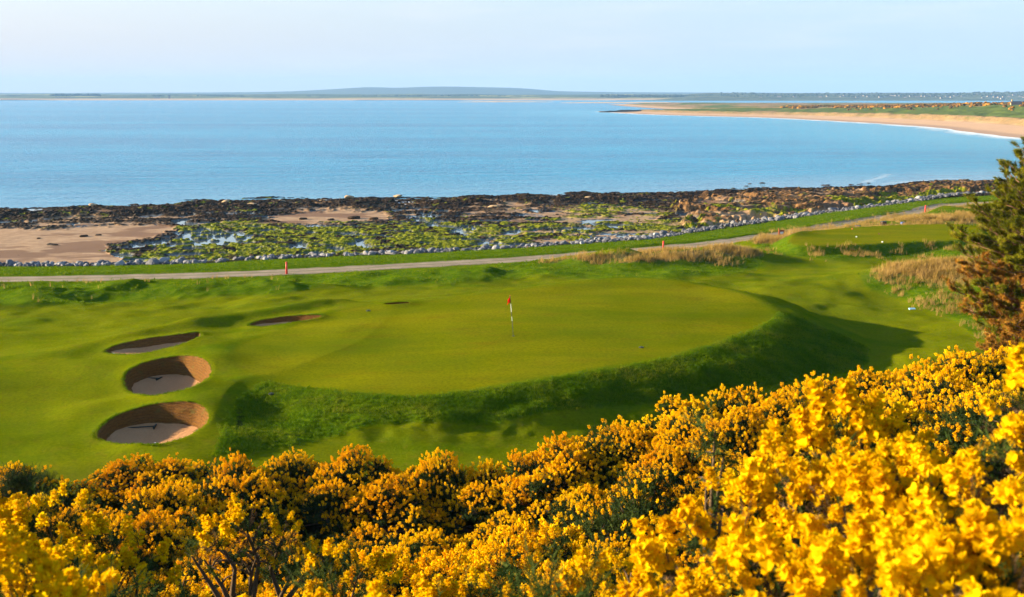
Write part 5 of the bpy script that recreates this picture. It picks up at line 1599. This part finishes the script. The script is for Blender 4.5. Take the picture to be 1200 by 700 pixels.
# ================================================================== SMALL THINGS ON THE COURSE
M_REDPOST = simple_mat('red paint', (0.62, 0.035, 0.02), 0.5, 0.4, 0.15, 8)
M_WHITE = simple_mat('white paint', (0.8, 0.8, 0.78), 0.4, 0.4, 0.05)
M_BLACK = simple_mat('dark paint', (0.02, 0.03, 0.02), 0.5, 0.4, 0.1)
M_FLAG = leaf_mat('red flag cloth', [(0, (0.80, 0.012, 0.01)), (1, (0.85, 0.02, 0.015))], 0.45, 0.9, 1, 0, 0.05)
M_BLUE = simple_mat('blue plastic', (0.012, 0.07, 0.26), 0.6, 0.5, 0.1)
M_PALEBLUE = simple_mat('pale blue plate', (0.35, 0.60, 0.72), 0.5, 0.4, 0.1)
M_ORANGE = simple_mat('orange paint', (0.75, 0.17, 0.03), 0.4, 0.4, 0.1)
M_WOOD_RED = simple_mat('red brown timber', (0.30, 0.085, 0.035), 0.7, 0.2, 0.3, 9, 0.3)
M_RAKE = simple_mat('dark green rake', (0.022, 0.035, 0.028), 0.6, 0.3, 0.2)


def ground_pt(px, py, z0=5.5):
    x, y, z = at_ground(px, py, z0); return float(x[0]), float(y[0]), float(z[0])


# flagstick in its hole
x, y, z = ground_pt(601.5, 394, 7.6)
root = empty('flagstick', (x, y, z), (0.0, math.radians(-4.5), 0.0)); tag(root, 'flagstick with a red flag standing in the hole on the green', 'golf flag')
bands = [(-.1, .80, 'black'), (.80, 1.03, 'white'), (1.03, 1.28, 'black'), (1.28, 1.72, 'white'), (1.72, 2.12, 'black')]
mb = MB(); mb.tube([(0, 0, -.1), (0, 0, 2.12)], [.013, .012], 10); mb.build('pole', M_WHITE, root, smooth=True)
for a_, b_, cc in bands:
    if cc == 'black':
        mb = MB(); mb.tube([(0, 0, a_), (0, 0, b_)], [.0165, .0165], 10); mb.build('dark_band', M_BLACK, root, smooth=True)
mb = MB(); mb.tube([(0, 0, 2.12), (0, 0, 2.16), (0, 0, 2.18)], [.018, .02, .006], 10); mb.build('finial', M_REDPOST, root)
fn, fm = 14, 12; fv = []
for j in range(fm):
    for i in range(fn):
        s_ = i / (fn - 1); v = j / (fm - 1)
        X = -(.012 + .17 * s_ * (0.75 + .25 * v)) + 0.02 * math.sin(v * 7 + s_ * 5) * s_
        Yw = .045 * math.sin(s_ * 9 + v * 2.5) * (0.3 + s_)
        Z = 2.10 - .30 * v - .22 * s_ ** 1.3 * (1 - .35 * v) + .01 * math.sin(s_ * 14)
        fv.append((X, Yw, Z))
fv = np.array(fv); back = fv + np.array([0, .004, 0])
gf = grid_faces(fm, fn)
obj('flag', np.concatenate([fv, back]), [np.concatenate([gf, gf[:, ::-1] + len(fv)])], M_FLAG, root, smooth=True)
mb = MB(); mb.tube([(0, 0, -.02), (0, 0, .012)], [.075, .075], 16); mb.build('cup', M_BLACK, root)


# rakes lying in the two nearer bunkers
def rake(p0, p1, sand_z, label):
    (x0, y0), (x1, y1) = p0, p1
    L_ = math.hypot(x1 - x0, y1 - y0); a = math.atan2(y1 - y0, x1 - x0)
    root = empty('bunker_rake', (x0, y0, sand_z), (0, 0, a)); tag(root, label, 'rake', 'bunker rakes')
    mb = MB(); mb.tube([(0, 0, .05), (L_ * .5, 0, .065), (L_, 0, .09)], [.022, .023, .025], 8); mb.build('handle', M_RAKE, root, smooth=True)
    mb = MB(); mb.box((L_ + .02, 0, .09), (.025, .24, .025))
    for i in range(13): mb.tube([(L_ + .02, -.22 + i * .0367, .08), (L_ + .03, -.22 + i * .0367, .0)], [.008, .005], 5)
    mb.build('rake_head', M_RAKE, root)


for bi, (a_, b_), lab in [(0, ((142, 503), (181, 502)), 'dark rake lying in the bunker nearest the gorse'), (1, ((157, 443), (186, 445.5)), 'dark rake lying in the middle bunker on the left')]:
    zc = BUNK[bi]['zc'] - 0.03
    p0 = at(*a_, zc); p1 = at(*b_, zc)
    rake((float(p0[0]), float(p0[1])), (float(p1[0]), float(p1[1])), zc, lab)

# red stakes along the path
for px, py, h_, lab in [(336, 321.5, 1.15, 'red stake by the path in front of the grey stones at left'), (777, 293.5, 1.0, 'red stake rising from the straw grass before the path'), (1084, 249.5, 1.05, 'red stake at the far end of the path above the tee')]:
    x, y, z = ground_pt(px, py, 4.2)
    root = empty('marker_post', (x, y, z)); tag(root, lab, 'marker post', 'red stakes along the path')
    mb = MB(); mb.tube([(0, 0, -.2), (.01, 0, h_ * .55), (.03, 0, h_ * .94)], [.095, .09, .085], 10); mb.build('post', M_REDPOST, root, smooth=True)
    mb = MB(); mb.tube([(.03, 0, h_ * .94), (.031, 0, h_ * .98), (.031, 0, h_)], [.10, .10, .05], 10); mb.build('cap', M_REDPOST, root)

# wooden tee sign
x, y, z = ground_pt(915.5, 277, 5.2)
root = empty('tee_sign', (x, y, z), (0, 0, math.radians(12))); tag(root, 'red brown timber sign with a white panel at the left end of the tee', 'sign')
for sx_ in (-.34, .30):
    mb = MB(); mb.tube([(sx_, 0, -.2), (sx_ * 1.06, .02, .95 if sx_ < 0 else .74)], [.055, .05], 8); mb.build('post', M_WOOD_RED, root)
mb = MB(); mb.box((-.02, -.06, .46), (.31, .03, .25)); mb.box((-.02, -.07, .70), (.36, .05, .035)); mb.build('board', M_WOOD_RED, root)
mb = MB(); mb.box((.0, -.098, .40), (.20, .008, .13)); mb.build('panel', M_WHITE, root)


def small_box(px, py, name, label, cat, w_, d_, h_, mat, lidmat):
    x, y, z = ground_pt(px, py, 5.4)
    root = empty(name, (x, y, z), (0, 0, .3)); tag(root, label, cat, 'blue boxes by the tee' if 'blue' in label else None)
    mb = MB()
    V = [(-w_, -d_, -.05), (w_, -d_, -.05), (w_, d_, -.05), (-w_, d_, -.05), (-w_ * .88, -d_ * .85, h_), (w_ * .88, -d_ * .85, h_), (w_ * .88, d_ * .85, h_), (-w_ * .88, d_ * .85, h_)]
    mb.add(V, Q=[[0, 3, 2, 1], [4, 5, 6, 7], [0, 1, 5, 4], [1, 2, 6, 5], [2, 3, 7, 6], [3, 0, 4, 7]]); mb.build('body', mat, root)
    mb = MB(); mb.box((0, 0, h_ + .02), (w_ * .95, d_ * .95, .02)); lid = mb.build('lid', lidmat, root)
    mb = MB(); mb.tube([(-.08, 0, h_ + .035), (-.06, 0, h_ + .08), (.06, 0, h_ + .08), (.08, 0, h_ + .035)], [.012] * 4, 6); mb.build('handle', M_BLACK, lid)


small_box(930, 274.5, 'storage_box', 'small blue box beside the timber sign on the tee', 'box', .24, .18, .17, M_BLUE, M_BLUE)
small_box(1005, 266.5, 'storage_box', 'small blue box in the rough behind the middle of the tee', 'box', .24, .18, .18, M_BLUE, M_BLUE)
small_box(1058, 262.5, 'storage_box', 'small blue box in the rough behind the right half of the tee', 'box', .24, .18, .18, M_BLUE, M_BLUE)
small_box(1035, 264, 'litter_bin', 'dark timber bin in the grass behind the tee', 'bin', .30, .28, .42, simple_mat('dark timber', (0.05, 0.03, 0.02), .8, .2, .3), M_BLACK)


def tee_marker(px, py, mat, label):
    x, y, z = ground_pt(px, py, 5.75)
    root = empty('tee_marker', (x, y, z)); tag(root, label, 'tee marker', 'tee markers')
    V, T = ICO2; V = V * np.array([.085, .085, .08]); V[:, 2] = np.maximum(V[:, 2], -.04) + .07
    obj('ball', V, [T], mat, root, smooth=True)
    mb = MB(); mb.tube([(0, 0, -.12), (0, 0, .04)], [.02, .02], 6); mb.build('peg', M_BLACK, root)


tee_marker(1003.6, 278.5, M_WHITE, 'white tee marker at the left of the tee')
tee_marker(1034, 284.6, M_WHITE, 'white tee marker near the front edge of the tee')
tee_marker(1030, 275, simple_mat('maroon paint', (.16, .03, .02), .4, .4), 'dark maroon tee marker in the middle of the tee')
tee_marker(998.6, 269.2, M_ORANGE, 'orange tee marker at the back left of the tee')
tee_marker(1126, 272, M_ORANGE, 'orange tee marker at the right of the tee')

# pale plate on the turf before the pine
x, y, z = ground_pt(1069, 362.5, 6)
root = empty('marker_plate', (x, y, z), (0, 0, .1)); tag(root, 'pale blue plate lying on the turf left of the pine', 'marker')
mb = MB(); mb.add([(-.24, -.09, -.02), (.24, -.09, -.02), (.24, .09, -.02), (-.24, .09, -.02), (-.22, -.07, .03), (.22, -.07, .03), (.22, .08, .09), (-.22, .08, .09)], Q=[[0, 3, 2, 1], [4, 5, 6, 7], [0, 1, 5, 4], [1, 2, 6, 5], [2, 3, 7, 6], [3, 0, 4, 7]]); mb.build('plate', M_PALEBLUE, root)
mb = MB(); mb.tube([(0, .02, -.2), (0, .02, 0)], [.02, .02], 6); mb.build('peg', M_BLACK, root)

# sprinkler heads set in the turf
for px, py, lab in [(431.5, 364.5, 'dark sprinkler head at the back left of the green'), (751.5, 407.5, 'dark sprinkler head at the front right of the green'), (318, 462, 'dark sprinkler head on the bank left of the green')]:
    x, y, z = ground_pt(px, py, 7.4)
    root = empty('sprinkler_head', (x, y, z)); tag(root, lab, 'sprinkler', 'sprinkler heads')
    mb = MB(); mb.tube([(0, 0, -.05), (0, 0, .03), (0, 0, .04)], [.13, .13, .11], 14); mb.build('ring', M_BLACK, root)
    mb = MB(); mb.tube([(0, 0, .04), (0, 0, .065)], [.05, .045], 10); mb.build('nozzle', M_BLACK, root)

# a walker far off on the beach
wx, wy = at(1094.5, 153.3, 0.5)
wx, wy = float(wx), float(wy); wz = far_z(wx, wy)
V0 = [(0, 0, .95), (0, .01, 1.15), (0, 0, 1.38), (0, -.01, 1.50), (0, -.02, 1.62), (0, -.02, 1.72), (.17, 0, 1.40), (.24, .02, 1.14), (.22, -.08, .90), (-.17, 0, 1.40), (-.24, -.03, 1.14), (-.21, -.12, .92),
      (.09, 0, .90), (.10, -.16, .48), (.10, -.20, .07), (.10, -.34, .04), (-.09, 0, .90), (-.10, .10, .48), (-.10, .26, .08), (-.10, .14, .03)]
E0 = [(0, 1), (1, 2), (2, 3), (3, 4), (4, 5), (2, 6), (6, 7), (7, 8), (2, 9), (9, 10), (10, 11), (0, 12), (12, 13), (13, 14), (14, 15), (0, 16), (16, 17), (17, 18), (18, 19)]
R0 = [.13, .13, .15, .055, .09, .08, .06, .045, .035, .06, .045, .035, .09, .06, .04, .03, .09, .06, .04, .03]
me = bpy.data.meshes.new('person'); me.from_pydata(V0, E0, []); po = link('person', me, None, (wx, wy, wz), (0, 0, 1.2), 1.08)
mk_ = po.modifiers.new('skin', 'SKIN'); po.modifiers.new('sub', 'SUBSURF').levels = 1
for v, rd in zip(me.skin_vertices[0].data, R0): v.radius = (rd, rd)
me.skin_vertices[0].data[0].use_root = True
me.materials.append(simple_mat('dark clothes', (.05, .04, .045), .9, .1, .3, 2))
tag(po, 'lone walker in dark clothes on the far beach near the water', 'person')

# ================================================================== AIR
hz = MB(); hz.box((0, 5400, 95), (16000, 5900, 105))
t = bpy.data.materials.new('sea haze'); t.use_nodes = True; t.node_tree.nodes.clear()
ho = t.node_tree.nodes.new('ShaderNodeOutputMaterial'); hp = t.node_tree.nodes.new('ShaderNodeVolumePrincipled')
hp.inputs['Color'].default_value = (0.27, 0.53, 0.95, 1); hp.inputs['Density'].default_value = 0.85e-4; hp.inputs['Anisotropy'].default_value = 0.0
t.node_tree.links.new(hp.outputs[0], ho.inputs['Volume'])
tag(hz.build('haze', t), 'thin sea haze', kind='stuff')
